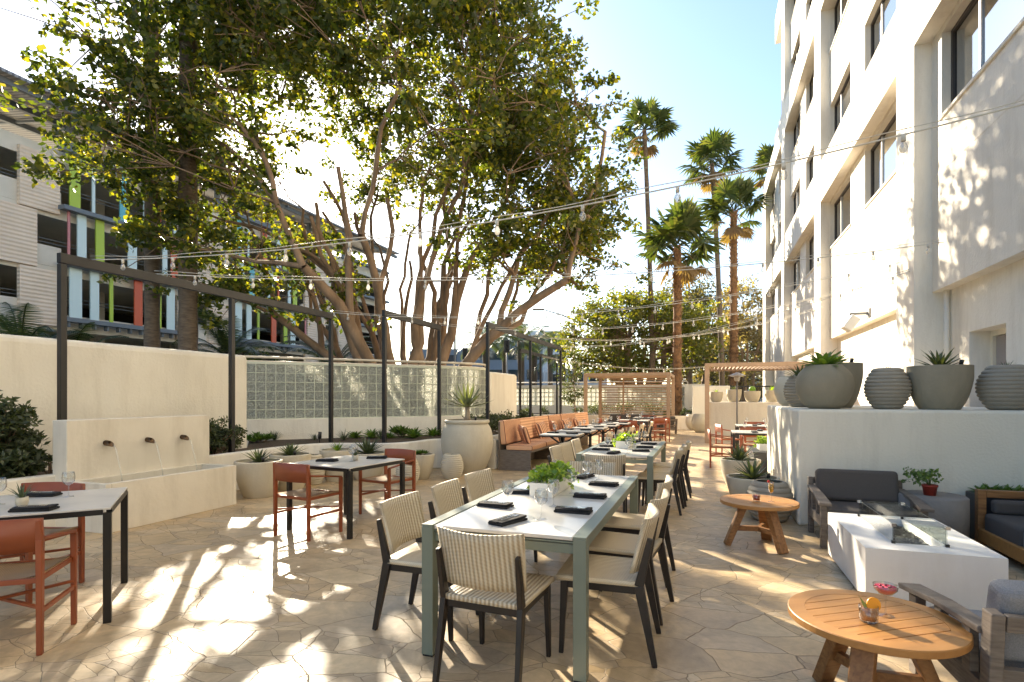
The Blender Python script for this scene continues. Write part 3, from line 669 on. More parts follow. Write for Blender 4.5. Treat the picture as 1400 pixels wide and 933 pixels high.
def big_tree():
    rng = random.Random(11)
    base = Vector((-8.9, 15.4, 0))
    t = thing('coral_tree', 'huge spreading tree with many pale limbs arching over the glass block wall', 'tree', tuple(base))
    tr = MB(); cr = MB()
    def cam_pt(xc, zc, h): return Vector((xc * CA - zc * SA - base.x, xc * SA + zc * CA - base.y, h))
    # crown targets on shells of lobes (across the street side, along it, height)
    lobes = [(Vector((-3.5, 17.0, 9.4)), Vector((5.6, 5.4, 6.4)), 250), (Vector((-7.9, 14.4, 9.0)), Vector((2.6, 3.1, 3.5)), 72), (Vector((.2, 16.8, 7.0)), Vector((2.7, 3.0, 2.9)), 65), (Vector((-8.3, 14.3, 5.3)), Vector((1.5, 1.4, 1.0)), 9), (Vector((-6.2, 15.0, 4.9)), Vector((1.9, 1.5, .9)), 7)]
    tg = []
    for c, rr, n in lobes:
        k = 0; low = rr.z < 1.2
        while k < n:
            v = Vector((rng.gauss(0, 1), rng.gauss(0, 1), rng.gauss(0, 1))).normalized() * (rng.uniform(.6, 1.04))
            p = Vector((c.x + v.x * rr.x, c.y + v.y * rr.y, c.z + v.z * rr.z))
            dx = math.hypot(p.x + 3.4, p.y - 17)
            lowlim = 6.4 - .36 * dx if dx > 2.2 else 8.0
            if p.x < -7: lowlim = 6.3
            if (p.z < lowlim and not low) or p.z > 17: continue
            px = 700 + 750 * p.x / p.y; py = 542 - 750 * (p.z - 1.48) / p.y
            if math.hypot((px - 385) / 85, (py - 195) / 120) < 1 and rng.random() < .9: continue   # thin pocket the low sun shines through
            if p.z < 9 and dx < 5.2 and not low and rng.random() < .82: continue
            tg.append(cam_pt(*p)); k += 1
    def bez(a, c, b, r0, r1, wob, n=9, sides=9):
        a, b, c = Vector(a), Vector(b), Vector(c); pts, rs = [], []; off = Vector((0, 0, 0)); L = (b - a).length
        for i in range(n + 1):
            q = i / n
            if 0 < i < n: off += Vector((rng.gauss(0, 1), rng.gauss(0, 1), rng.gauss(0, .4))) * wob * L / n
            pts.append(a * (1 - q) ** 2 + c * 2 * q * (1 - q) + b * q * q + off * math.sin(PI * min(q, .97))); rs.append((r0 + (r1 - r0) * q ** .75) * rng.uniform(.93, 1.07))
        tr.tube(pts, rs, sides, cap=False); return pts, rs
    stems = []; ns = 19
    for i in range(ns):
        a = 2 * PI * i / ns + rng.uniform(-.25, .25); rr = rng.uniform(.25, 1.0); d = Vector((math.cos(a), math.sin(a), 0))
        sp = rng.uniform(.8, 4.6); hh = rng.uniform(4.6, 6.8) - sp * .35
        pts, rs = bez(d * rr + Vector((0, 0, -.1)), d * (rr + sp * .28) + Vector((0, 0, hh * .62)), d * (rr + sp) + Vector((0, 0, hh)), rng.uniform(.15, .26), rng.uniform(.07, .11), .16)
        stems.append((pts, rs))
        for q, up in ((6, 4.0), (9, 3.6)):
            a2 = a + rng.uniform(-.9, .9); d2 = Vector((math.cos(a2), math.sin(a2), 0)); s0 = pts[q]; r0 = rs[q] * .8; o = rng.uniform(.6, 2.0)
            e = s0 + d2 * o + Vector((0, 0, up * rng.uniform(.7, 1.2)))
            p2, r2 = bez(s0, s0 + d2 * o * .3 + Vector((0, 0, up * .5)), e, r0, .05, .16, 7, 7); stems.append((p2, r2))
    tr.tube([(0, 0, -.1), (0, 0, .8), (.1, 0, 1.9)], [1.25, .95, .4], 16, cap=False)
    for tgp in ((-9.5, 14.5, 8.0), (-7.5, 15.2, 9.0), (-8.0, 15.5, 6.4), (2.6, 16.2, 6.0), (1.2, 16, 8.5), (2.2, 17.5, 4.9), (-10, 14.2, 9.6), (-6.6, 15.4, 5.6)):
        e = cam_pt(*tgp); st = min(stems[::4], key=lambda s: (s[0][5] - e).length)
        p2, r2 = bez(st[0][3], st[0][3].lerp(e, .4) + Vector((0, 0, 1.0)), e, st[1][3] * .8, .05, .12, 10, 8); stems.append((p2, r2))
    nodes = [(p, r) for pts, rs in stems for p, r in zip(pts[3:], rs[3:])]
    for e in tg:
        cand = sorted(nodes, key=lambda q: (q[0] - e).length + max(0, q[0].z - e.z + .4) * 2)[0]
        d = (e - cand[0]).length
        pts, rs = limb(tr, cand[0], e, min(cand[1] * .75, .03 + .016 * d), .016, rng, .14, 5, 5)
        nodes += [(pts[2], rs[2]), (pts[3], rs[3])]
        for j in range(rng.randint(4, 8)):
            c = e + Vector((rng.gauss(0, .72), rng.gauss(0, .72), rng.gauss(0, .5)))
            if j: tr.tube([tuple(pts[4]), tuple(pts[4].lerp(c, .5) + Vector((rng.gauss(0, .08), rng.gauss(0, .08), .08))), tuple(c)], [.015, .012, .007], 4, cap=False)
            clump_leaves(cr, c, rng.uniform(.22, .42), rng.randint(34, 60), rng.choice((.13, .155, .18)), rng, .5, asp=.62)
    tr.build('trunk', M_bark, t); cr.build('crown', L_tree, t); return t
big_tree()

def bushy_tree(name, label, x, y, h, rx, ry, crown0, nclump, leaf, lm, bark, seed, tr_r=.25, per=60, size_c=.7, group=None, lean=(0, 0), stems=1):
    rng = random.Random(seed); t = thing(name, label, 'tree', (x, y, 0), 0, group); tr, cr = MB(), MB()
    tops = []
    for s in range(stems):
        a = 2 * PI * s / max(stems, 1) + .3; o = .0 if stems == 1 else tr_r * 1.4
        e = Vector((lean[0] + (math.cos(a) * rx * .35 if stems > 1 else 0), lean[1] + (math.sin(a) * ry * .35 if stems > 1 else 0), crown0 + (h - crown0) * .45))
        pts, rs = limb(tr, (math.cos(a) * o, math.sin(a) * o, 0), e, tr_r, tr_r * .4, rng, .08, 7, 8); tops += list(zip(pts[2:], rs[2:]))
    cz = (crown0 + h) / 2; rz = (h - crown0) / 2
    for i in range(nclump):
        v = Vector((rng.gauss(0, 1), rng.gauss(0, 1), rng.gauss(0, 1))).normalized() * rng.uniform(.4, 1.1) ** .7
        c = Vector((lean[0] + v.x * rx, lean[1] + v.y * ry, cz + v.z * rz))
        n = min(tops, key=lambda q: (q[0] - c).length + max(0, q[0].z - c.z))
        limb(tr, n[0], c, min(n[1] * .6, .09), .015, rng, .12, 4, 5)
        clump_leaves(cr, c, size_c * rng.uniform(.6, 1.25), per, leaf, rng, .65)
    tr.build('trunk', bark, t); cr.build('crown', lm, t); return t
p = at_depth(872, 36); bushy_tree('street_tree', 'broad round green tree with dense limbs behind the slatted pergola', p[0], p[1], 8.3, 4.9, 4.0, 2.4, 190, .24, L_tree2, M_bark, 3, .35, 105, .8, stems=6)
p = at_depth(948, 50); bushy_tree('eucalyptus_tree', 'tall dark leaved eucalyptus standing behind the fan palms', p[0], p[1], 12.6, 3.6, 3.2, 2.0, 150, .27, L_euc, M_bark, 4, .3, 85, .85, stems=3)
p = at_depth(1024, 42); bushy_tree('eucalyptus_tree', 'brown grey airy tree beside the hotel corner', p[0], p[1], 10.6, 2.4, 2.6, 1.5, 110, .22, L_grey, M_bark, 5, .2, 75, .7, stems=3)
p = at_depth(1000, 55); bushy_tree('eucalyptus_tree', 'dark shaded tree low behind the far pergola', p[0], p[1], 8.5, 5.0, 3.0, .5, 150, .3, L_euc, M_bark, 6, .25, 90, 1.1, stems=3)
p = at_depth(760, 27.5); bushy_tree('olive_tree', 'slender grey green olive sapling by the far steel frame', -5.2, 22.5, 3.3, .55, .55, .9, 26, .09, L_shrub, M_bark, 8, .04, 60, .3)
p = at_depth(350, 40); bushy_tree('street_tree', 'dark green street tree in front of the parking garage', p[0], p[1], 5.0, 2.4, 2.4, 1.6, 40, .25, L_tree, M_bark, 9, .15, 55, .7)

def fan_palm(x, y, h, r, label, seed, tr_r=.2, boots=False, lean=(0, 0), nfr=26, name='fan_palm', dead=6, rows=1):
    rng = random.Random(seed); t = thing(name, label, 'palm tree', (x, y, 0), 0, None); m = MB()
    N = 26; pts = [Vector((lean[0] * (i / N) ** 1.5, lean[1] * (i / N) ** 1.5, h * i / N)) for i in range(N + 1)]
    rs = [tr_r * (1.25 if i == 0 else 1.0 - .25 * i / N) * (1 + .05 * ((i % 2) * 2 - 1)) for i in range(N + 1)]
    m.tube(pts, rs, 10, cap=False)
    if boots:
        for i in range(int(h * 26)):
            z = rng.uniform(.3, h); a = rng.uniform(0, 2 * PI); c = pts[0].lerp(pts[-1], z / h); d = Vector((math.cos(a), math.sin(a), 0))
            rr = tr_r * (1.0 - .2 * z / h); m.bar(c + d * rr * .8, c + d * (rr + .07) + Vector((0, 0, .16)), .10, .03, .05, .015, side=(-d.y, d.x, 0))
    m.build('trunk', M_pbark2 if boots else M_pbark, t)
    c0 = pts[-1]; live, dd = MB(), MB()
    for i in range(nfr + dead):
        isd = i >= nfr; a = rng.uniform(0, 2 * PI); el = rng.uniform(-.35, 1.35) if not isd else rng.uniform(-1.3, -.5)
        m = dd if isd else live; L = r * rng.uniform(.40, .55); d = Vector((math.cos(a) * math.cos(el), math.sin(a) * math.cos(el), math.sin(el)))
        s = c0 + d * .1; hub = s + d * L + Vector((0, 0, -.10 * L)); m.tube([tuple(s), tuple((s + hub) / 2 + Vector((0, 0, .05))), tuple(hub)], [.025, .02, .015], 4, cap=False)
        side = d.cross(Vector((0, 0, 1))); side = side.normalized() if side.length > .1 else Vector((1, 0, 0)); upv = side.cross(d)
        nb = 17; R2 = r * rng.uniform(.42, .55) * (.7 if isd else 1)
        for k in range(nb):
            th = (k / (nb - 1) - .5) * R(235); v = (d * math.cos(th) + side * math.sin(th)).normalized(); tip = hub + v * R2 * (1 - .15 * abs(th)) + Vector((0, 0, -.34 * R2 * (abs(th) * .5 + .35) * rng.uniform(.7, 1.3))) + upv * .02
            mid = hub.lerp(tip, .55) + Vector((0, 0, .10 * R2)); wv = d.cross(v); wv = v.cross(upv).normalized() * (.085 * R2)
            m.add([tuple(hub), tuple(mid + wv), tuple(tip), tuple(mid - wv)], [(0, 1, 2, 3)])
    live.build('fronds', L_palm, t); dd.build('dry_fronds', L_dead, t); return t
def palm_at(px, z, ytop, **k):
    p = at_depth(px, z); return fan_palm(p[0], p[1], hgt(ytop, z), **k)
palm_at(893, 33, 178, r=2.1, label='tallest thin fan palm, its small crown high above the square one', seed=1, tr_r=.17, lean=(-.5, -.2))
palm_at(988, 38, 222, r=2.5, label='thin leaning fan palm with a ragged crown near the hotel', seed=2, tr_r=.2, lean=(-.7, 0))
palm_at(926, 27, 336, r=2.55, label='short thick fan palm with rusty boots on its trunk', seed=3, tr_r=.23, boots=True, nfr=34)
palm_at(1003, 31, 290, r=2.2, label='medium fan palm with shaggy trunk next to the brown grey tree', seed=4, tr_r=.24, boots=True)
palm_at(1060, 45, 232, r=2.5, label='fan palm half hidden by the hotel corner', seed=5, tr_r=.2)
def out_palm(px, z, h, lab, s, r=.26): 
    p = at_depth(px, z); fan_palm(p[0], p[1], h, 2.6, lab, s, tr_r=r)
out_palm(208, 15.0, 15.5, 'smooth palm trunk rising behind the cream wall over the fountain', 21, .20)
out_palm(257, 14.4, 16.5, 'second thicker palm trunk behind the cream wall, beside the smooth one', 22, .24)
def feather_palm(x, y, h, r, label, seed, lm=None, tr_r=.22, nfr=26, group=None, el0=-.2):
    rng = random.Random(seed); t = thing('date_palm', label, 'palm tree', (x, y, 0), 0, group)
    MB().tube([(0, 0, 0), (.05, 0, h * .5), (0, 0, h)], [tr_r * 1.1, tr_r, tr_r * 1.1], 9, cap=False).build('trunk', M_pbark, t)
    m = MB()
    for i in range(nfr):
        a = rng.uniform(0, 2 * PI); el = rng.uniform(el0, 1.3); L = r * rng.uniform(.85, 1.1); pts = []
        for k in range(9):
            s = k / 8; e2 = el - s * s * 1.3; prev = pts[-1] if pts else Vector((0, 0, h)); pts.append(prev + Vector((math.cos(a) * math.cos(e2), math.sin(a) * math.cos(e2), math.sin(e2))) * L / 8)
        m.tube(pts, [.02] * 9, 3, cap=False); side = Vector((-math.sin(a), math.cos(a), 0))
        for k in range(1, 34):
            s = k / 34 * 8; j = min(int(s), 7); p = pts[j].lerp(pts[j + 1], s - j) if j < 8 else pts[8]; fw_ = (pts[min(j + 1, 8)] - pts[j]).normalized(); LL = .24 * r * math.sin(PI * min(.98, k / 34 * .85 + .12))
            for sg in (-1, 1):
                tip = p + (side * sg * .9 + fw_ * .55).normalized() * LL + Vector((0, 0, -.25 * LL)); wv = fw_ * .018 * r * .7
                m.add([tuple(p - wv), tuple(p + wv), tuple(tip)], [(0, 1, 2)])
    m.build('fronds', lm or L_frond, t); return t
for i, (px, z, h) in enumerate(((28, 17, 2.6), (95, 19, 2.1))):
    p = at_depth(px, z); feather_palm(p[0], p[1], h, 2.3, ['dark low feather palm spreading above the cream wall near its near end', 'smaller dark feather palm beside the first steel post'][i], 30 + i)
for i, (px, z, h) in enumerate(((312, 22, 3.0), (455, 24, 2.6))):
    p = at_depth(px, z); feather_palm(p[0], p[1], h, 2.4, ['dark feather palm in front of the lower garage fins', 'dark feather palm between the garage and the big tree trunks'][i], 34 + i)
for i, px in enumerate((664, 690, 712, 730, 752, 768)):
    z = (62, 70, 58, 66, 75, 60)[i]; p = at_depth(px, z); feather_palm(p[0], p[1], hgt((468, 462, 466, 470, 474, 486)[i], z), 3.6, ['date palm of the distant street row next to the big tree', 'second date palm of the distant street row', 'third date palm of the distant street row, in front of the office block', 'fourth date palm of the distant street row', 'fifth date palm of the distant street row', 'last low date palm of the distant street row'][i], 40 + i, L_palm, .35, 24, 'date palms along the distant street')
# small garden trees and shrubs
def shrub(x, y, z, rx, ry, h, label, seed, lm, leaf=.07, n=900, name='shrub', cat='shrub', group=None):
    rng = random.Random(seed); t = thing(name, label, cat, (x, y, z), 0, group); st, m = MB(), MB(); k = max(5, n // 55)
    for i in range(k):
        v = Vector((rng.gauss(0, 1), rng.gauss(0, 1), rng.gauss(0, 1))).normalized() * rng.uniform(.3, 1); c = Vector((v.x * rx, v.y * ry, h * .55 + v.z * h * .45))
        st.tube([(v.x * .05, v.y * .05, 0), (c.x * .5, c.y * .5, c.z * .55), tuple(c)], [.014, .01, .005], 4, cap=False)
        clump_leaves(m, c, min(rx, h) * rng.uniform(.22, .4), n // k, leaf, rng, .8, up=-.2, asp=.4)
    st.build('stems', M_bark, t); m.build('foliage', lm, t); return t
shrub(-7.45, 3.8, .53, .34, .42, .95, 'dark olive shrub growing beside the first steel post', 50, L_shrub, .075, 7000)
shrub(-7.22, 3.85, .53, .2, .34, .42, 'low spiky dark shrub at the foot of the olive shrub', 51, L_shrub, .09, 4000)
shrub(-7.5, 6.75, .53, .3, .62, .55, 'rounded dark shrub between the fountain panel and the second post', 52, L_shrub, .06, 6500)
shrub(-7.25, 4.28, .53, .10, .12, .35, 'small leafy sprig by the foot of the first steel post', 53, L_shrub, .05, 200)
for i, (y, h) in enumerate(((11.5, .5), (12.6, .55), (13.8, .5), (15.5, .5))):
    shrub(-5.05, y, .52, .35, .6, h, ['grey green shrub right beside the giant urn', 'grey green shrub behind the near end of the banquette', 'grey green shrub behind the middle of the banquette', 'grey green shrub behind the far end of the banquette'][i], 60 + i, L_shrub, .07, 2400, group='shrubs behind the banquette')
for i, x in enumerate((-8.6, -7.6, -5.9, -4.9, -3.7, -2.35, -1.6, -.95, -.5)):
    big = i in (3, 4, 5); shrub(x, 26.6, .5, .7 if big else .35, .4, .75 if big else .4, ['small round shrub at the very end of the far planter', 'second small round shrub of the far planter', 'shrub of the far planter beside the pergola post', 'wide shrub behind the first third of the slatted screen', 'wide shrub behind the middle of the slatted screen', 'wide shrub behind the last third of the slatted screen', 'small shrub just behind the pergola corner post', 'round shrub above the far barrel pot', 'round shrub above the far ball pot'][i], 70 + i, L_shrub, .08, 900 if big else 400, group='shrubs in the far planter')
shrub(-6.7, 14.4, .52, .25, .3, 1.0, 'bright green bush between the glass blocks and the short cream wall', 80, L_lime, .08, 500)
# ================================================================== FURNITURE
# ---- wicker dining chair
def make_wicker(label, group):
    t = thing('wicker_chair', label, 'chair', (0, 0, 0), 0, group)
    for s in (-1, 1):
        b = MB(); x = s * .215
        b.bar((x * 1.05, -.30, 0), (x, -.215, .43), .026, .03, .032, .055, side=(1, 0, 0))
        b.bar((x, -.215, .43), (x * 1.02, -.275, .70), .03, .052, .022, .03, side=(1, 0, 0)); b.build('rear_leg', M_bwood, t, .004)
        b = MB(); b.bar((s * .21, .225, 0), (s * .205, .205, .425), .024, .026, .034, .045, side=(1, 0, 0)); b.build('front_leg', M_bwood, t, .004)
    b = MB(); b.box(-.19, .19, .19, .215, .385, .425); b.box(-.2, .2, -.225, -.2, .385, .425)
    b.bar((-.205, -.2, .405), (-.205, .2, .405), .025, .045); b.bar((.205, -.2, .405), (.205, .2, .405), .025, .045); b.build('seat_frame', M_bwood, t, .003)
    # seat: slightly dished woven slab
    n, m2 = 8, 8; vs, fs = [], []
    for sd, zz in ((0, .455), (1, .427)):
        for i in range(n + 1):
            for j in range(m2 + 1):
                u, v = i / n * 2 - 1, j / m2; x = u * (.225 + .01 * v); y = -.235 + .49 * v
                z = zz - .014 * (1 - u * u) * math.sin(PI * v) + (.0 if v < .9 else -.006); vs.append((x, y, z))
    N = (n + 1) * (m2 + 1)
    for i in range(n):
        for j in range(m2):
            a = i * (m2 + 1) + j; q = (a, a + m2 + 1, a + m2 + 2, a + 1); fs.append(q); fs.append(tuple(N + k for k in q[::-1]))
    for i in range(n):
        for j in (0, m2): a = i * (m2 + 1) + j; c = a + m2 + 1; fs.append((a, N + a, N + c, c) if j == 0 else (a, c, N + c, N + a))
    for j in range(m2):
        for i in (0, n): a = i * (m2 + 1) + j; c = a + 1; fs.append((a, c, N + c, N + a) if i == 0 else (a, N + a, N + c, c))
    MB().add(vs, fs, True).build('seat', M_wicker, t)
    # back: curved woven panel
    n, m2 = 12, 6; vs, fs = [], []
    for sd, off in ((0, 0), (1, -.022)):
        for i in range(n + 1):
            for j in range(m2 + 1):
                u, v = i / n * 2 - 1, j / m2; z = .50 + .295 * v + .012 * u * u * v; y = -.245 - .075 * v + .055 * u * u + off; vs.append((u * (.225 + .015 * v), y + .028, z))
    N = (n + 1) * (m2 + 1)
    for i in range(n):
        for j in range(m2):
            a = i * (m2 + 1) + j; q = (a, a + m2 + 1, a + m2 + 2, a + 1); fs.append(q); fs.append(tuple(N + k for k in q[::-1]))
    for i in range(n):
        for j in (0, m2): a = i * (m2 + 1) + j; c = a + m2 + 1; fs.append((a, N + a, N + c, c) if j == 0 else (a, c, N + c, N + a))
    for j in range(m2):
        for i in (0, n): a = i * (m2 + 1) + j; c = a + 1; fs.append((a, c, N + c, N + a) if i == 0 else (a, N + a, N + c, c))
    MB().add(vs, fs, True).build('backrest', M_wicker, t); return t
G1 = 'wicker chairs around the long sage tables'
wc = make_wicker('wicker chair with its back to the camera, heading the front long table', G1)
wc.location = (-1.06, 2.80, 0); wc.rotation_euler.z = R(-3)
jit = random.Random(9)
def wick(x, y, deg, label, g=G1):
    deg += jit.uniform(-4, 4); x += jit.uniform(-.02, .02)
    return copy_tree(wc, (x, y, 0), R(deg), label, g)
for i, y in enumerate((3.30, 3.92, 4.64)): wick(-.56, y, 90 + (2, -3, 1)[i], ['first wicker chair on the walkway side of the front long table', 'middle wicker chair on the walkway side of the front long table', 'third wicker chair on the walkway side of the front long table'][i])
for i, y in enumerate((3.22, 3.86, 4.50)): wick(-1.66, y, -90 + (-3, 2, -1)[i], ['first wicker chair on the fountain side of the front long table', 'middle wicker chair on the fountain side of the front long table', 'third wicker chair on the fountain side of the front long table'][i])
wick(-1.08, 5.33, 180, 'wicker chair facing the camera across the far end of the front long table')
wick(-1.10, 6.62, 2, 'wicker chair with its back to the camera heading the second long table')
for i, y in enumerate((7.35, 7.92, 8.6)): wick(-.56 + .05 * (i == 2), y, 90, ['first wicker chair on the walkway side of the second long table', 'middle wicker chair on the walkway side of the second long table', 'last wicker chair on the walkway side of the second long table, pulled out a little'][i])
for i, y in enumerate((7.15, 7.75, 8.4)): wick(-1.66, y, -90, ['first wicker chair on the banquette side of the second long table', 'middle wicker chair on the banquette side of the second long table', 'last wicker chair on the banquette side of the second long table'][i])

# ---- long sage tables
def make_long(label):
    t = thing('long_table', label, 'dining table', (0, 0, 0), 0, 'long sage dining tables'); W2, L = .475, 2.33
    for x in (-W2 + .035, W2 - .035):
        for y in (.035, L - .035):
            lg = MB().cbox(x, y, .375, .07, .07, .73).build('leg', M_sage, t, .003)
            MB().cbox(x, y, .005, .062, .062, .01).build('foot', M_black, lg)
    for x in (-W2 + .035, W2 - .035): MB().box(x - .035, x + .035, .0, L, .6901 + .05, .752).box(x - .018, x + .018, .07, L - .07, .67, .7401).build('side_rail', M_sage, t, .002)
    for y in (.03, L - .055): MB().box(-W2 + .07, W2 - .07, y, y + .025, .655, .705).box(-W2 + .07, W2 - .07, y - .012, y + .03, .712, .722).build('end_rail', M_sage, t, .002)
    MB().box(-W2 + .075, W2 - .075, .012, L - .012, .728, .748).build('tabletop', M_top, t, .003)
    MB().box(-W2 + .0755, W2 - .0755, L / 2 - .006, L / 2 + .006, .7475, .7488).build('joint', M_sage, t)
    return t
lt = make_long('sage green metal dining table with pale stone top in front, closest to the camera'); lt.location = (-1.05, 2.78, 0)
copy_tree(lt, (-1.07, 6.82, 0), 0, 'second sage green long table, standing behind the front one')

# ---- terracotta armchair with woven seat
def make_red(label, group):
    t = thing('terracotta_chair', label, 'chair', (0, 0, 0), 0, group); w2 = .245
    for s in (-1, 1):
        MB().bar((s * w2, -.235, 0), (s * w2, -.235, .66), .028, .034, .034, .04, side=(1, 0, 0)).bar((s * w2, -.235, .66), (s * w2, -.25, .775), .034, .04, .026, .022, side=(1, 0, 0)).build('rear_leg', M_terra, t, .005)
        MB().bar((s * w2, .21, 0), (s * w2, .21, .60), .028, .032, .034, .036, side=(1, 0, 0)).build('front_leg', M_terra, t, .005)
        MB().bar((s * w2, -.225, .665), (s * w2, .215, .605), .038, .018, .03, .018, side=(1, 0, 0)).build('armrest', M_terra, t, .004)
        MB().bar((s * w2, -.22, .245), (s * w2, .2, .245), .018, .026, side=(1, 0, 0)).bar((s * (w2 - .015), -.22, .425), (s * (w2 - .015), .2, .425), .022, .03, side=(1, 0, 0)).build('side_rail', M_terra, t, .003)
    MB().bar((-w2, -.22, .285), (w2, .2, .285), .022, .018).build('cross_stretcher', M_terra, t, .003)
    MB().bar((w2, -.22, .262), (-w2, .2, .262), .022, .018).build('cross_stretcher', M_terra, t, .003)
    MB().bar((-w2 + .01, .2, .425), (w2 - .01, .2, .425), .03, .022, side=(0, 0, 1)).bar((-w2 + .01, -.225, .425), (w2 - .01, -.225, .425), .03, .022, side=(0, 0, 1)).build('seat_rail', M_terra, t, .003)
    n = 12; vs, fs = [], []
    for off in (0, -.018):
        for i in range(n + 1):
            u = i / n * 2 - 1
            for z in (.595, .79): vs.append((u * .262, -.262 + .04 * u * u * 1.0 + off + (.0 if z < .7 else -.012), z + (.0 if z < .7 else -.006 * u * u)))
    N = 2 * (n + 1)
    for i in range(n):
        a = 2 * i; fs += [(a, a + 1, a + 3, a + 2), (N + a, N + a + 2, N + a + 3, N + a + 1), (a + 1, N + a + 1, N + a + 3, a + 3), (a, a + 2, N + a + 2, N + a)]
    fs += [(0, N, N + 1, 1), (2 * n, 2 * n + 1, N + 2 * n + 1, N + 2 * n)]
    MB().add(vs, fs, True).build('backrest', M_terra, t)
    n = 8; vs, fs = [], []
    for i in range(n + 1):
        for j in range(n + 1):
            u, v = i / n * 2 - 1, j / n * 2 - 1; vs.append((u * .228, v * .21 - .01, .452 - .03 * (1 - u ** 2) * (1 - .3 * v * v)))
    for i in range(n + 1):
        for j in range(n + 1):
            u, v = i / n * 2 - 1, j / n * 2 - 1; vs.append((u * .228, v * .21 - .01, .436 - .03 * (1 - u ** 2) * (1 - .3 * v * v)))
    N = (n + 1) ** 2
    for i in range(n):
        for j in range(n): a = i * (n + 1) + j; q = (a, a + n + 1, a + n + 2, a + 1); fs.append(q); fs.append(tuple(N + k for k in q[::-1]))
    for i in range(n): 
        for a, c in ((i * (n + 1), (i + 1) * (n + 1)), (i * (n + 1) + n, (i + 1) * (n + 1) + n), (i, i + 1), (n * (n + 1) + i, n * (n + 1) + i + 1)): fs.append((a, c, N + c, N + a))
    MB().add(vs, fs, True).build('seat', M_dark_strap, t); return t
G2 = 'terracotta chairs with woven seats'
rc = make_red('terracotta armchair with its back to the camera at the near square table by the fountain', G2)
rc.location = (-3.93, 2.10, 0); rc.rotation_euler.z = R(38)
def red(x, y, deg, label): return copy_tree(rc, (x, y, 0), R(deg), label, G2)
red(-4.84, 2.68, 196, 'terracotta armchair on the fountain side of the near square table, facing the camera')
red(-4.02, 4.85, -8, 'terracotta armchair with its back to the camera at the middle square table by the pots')
red(-3.80, 6.02, 168, 'terracotta armchair on the far side of the middle square table')
# ---- square black framed tables
def make_square(label, top, h=.75, s=.92, fr=.032, leg=.045):
    t = thing('square_table', label, 'table', (0, 0, 0), 0, 'square black framed tables'); q = s / 2
    for x in (-1, 1):
        for y in (-1, 1): MB().cbox(x * (q - leg / 2), y * (q - leg / 2), (h - .03) / 2, leg, leg, h - .03).build('leg', M_black, t, .002)
    b = MB()
    for sx in (-1, 1):
        b.cbox(sx * (q - fr / 2), 0, h - .03 + .006, fr, s - 2 * leg - .001, .035)
        b.cbox(0, sx * (q - fr / 2), h - .03 + .0065, s - 2 * leg - .001, fr, .034)
    b.build('apron', M_black, t)
    MB().cbox(0, 0, h - .003, s - .006, s - .006, .016).build('tabletop', top, t, .003); return t
sq = make_square('black framed square table with white stone top beside the fountain', M_wtop); sq.location = (-4.31, 2.47, 0); sq.rotation_euler.z = R(-41.3)
copy_tree(sq, (-3.86, 5.30, -.015), R(-7), 'black framed square table with glossy top in front of the bowl planters')

# ---- striped banquette
bq = thing('banquette', 'long striped orange bench seat with weathered wood base along the planter', 'banquette', (-3.88, 10.3, 0))
segs = [(0, 0, 2.1, 0), (0, 2.1, 2.1, R(-3)), (.11, 4.2, 2.2, R(-8))]
for k, (ox, oy, L, an) in enumerate(segs):
    def P_(b): return b.at(ox, oy, 0, an)
    P_(b := MB()).box(-.04, 0, 0, L, 0, .97).build('back_board', M_gwood, bq, .004)
    P_(b := MB()).box(0.002, .64, .0, .035, 0, .36).build('end_board', M_gwood, bq, .003)
    P_(b := MB()).box(.002, .66, .0 if k else -.0, L, .362, .40).build('seat_board', M_gwood, bq, .003)
    P_(b := MB()).box(.06, .08, .04, L, 0, .36).build('kick_board', M_gwood, bq)
    n = 2
    for i in range(n):
        a, c = i * L / n + .012, (i + 1) * L / n - .012
        P_(b := MB()).box(.12, .67, a, c, .402, .50).build('seat_cushion', M_strY, bq, .025, seg=4)
        P_(b := MB()).at(ox, oy, 0, an).box(.0, .0, 0, 0, 0, 0); b = MB(); b.T = Matrix.Translation((ox, oy, 0)) @ Matrix.Rotation(an, 4, 'Z') @ Matrix.Translation((.03, 0, .502)) @ Matrix.Rotation(R(-7), 4, 'Y')
        b.box(-.02, .10, a, c, 0, .49).build('back_cushion', [M_strY, M_strZ][(i + k) % 2] if k or i else M_strY, bq, .03, seg=4)
def cushion(x, y, z, rz, label, m=None):
    b = MB(); n = 10; vs, fs = [], []
    for s_ in (1, -1):
        for i in range(n + 1):
            for j in range(n + 1):
                u, v = i / n * 2 - 1, j / n * 2 - 1; e = max(0, (1 - u ** 4) * (1 - v ** 4)) ** .5; pin = 1 - .06 * (1 - abs(u * v))
                vs.append((s_ * .075 * e, u * .2 * (1 - .05 * (1 - v * v)), v * .2 * (1 - .05 * (1 - u * u)) + .2))
    N = (n + 1) ** 2
    for i in range(n):
        for j in range(n): a = i * (n + 1) + j; q = (a, a + n + 1, a + n + 2, a + 1); fs.append(q); fs.append(tuple(N + k for k in q[::-1]))
    b.add(vs, fs, True); o = b.build('throw_pillow', m or M_strY, None); o.location = (x, y, z); o.rotation_euler = (R(6), R(-20), rz)
    return tag(o, label, 'pillow', 'striped pillows on the banquette')
for i, (y, dx, rz) in enumerate(((10.95, 0, 35), (12.35, .0, -15), (13.2, .05, 30), (14.3, .12, -20), (15.1, .2, 10))):
    cushion(-3.52 + dx, y, .50, R(rz), ['striped pillow on the near end of the banquette', 'striped pillow leaning behind the first banquette table', 'striped pillow behind the second banquette table', 'striped pillow behind the third banquette table', 'striped pillow at the far end of the banquette'][i])
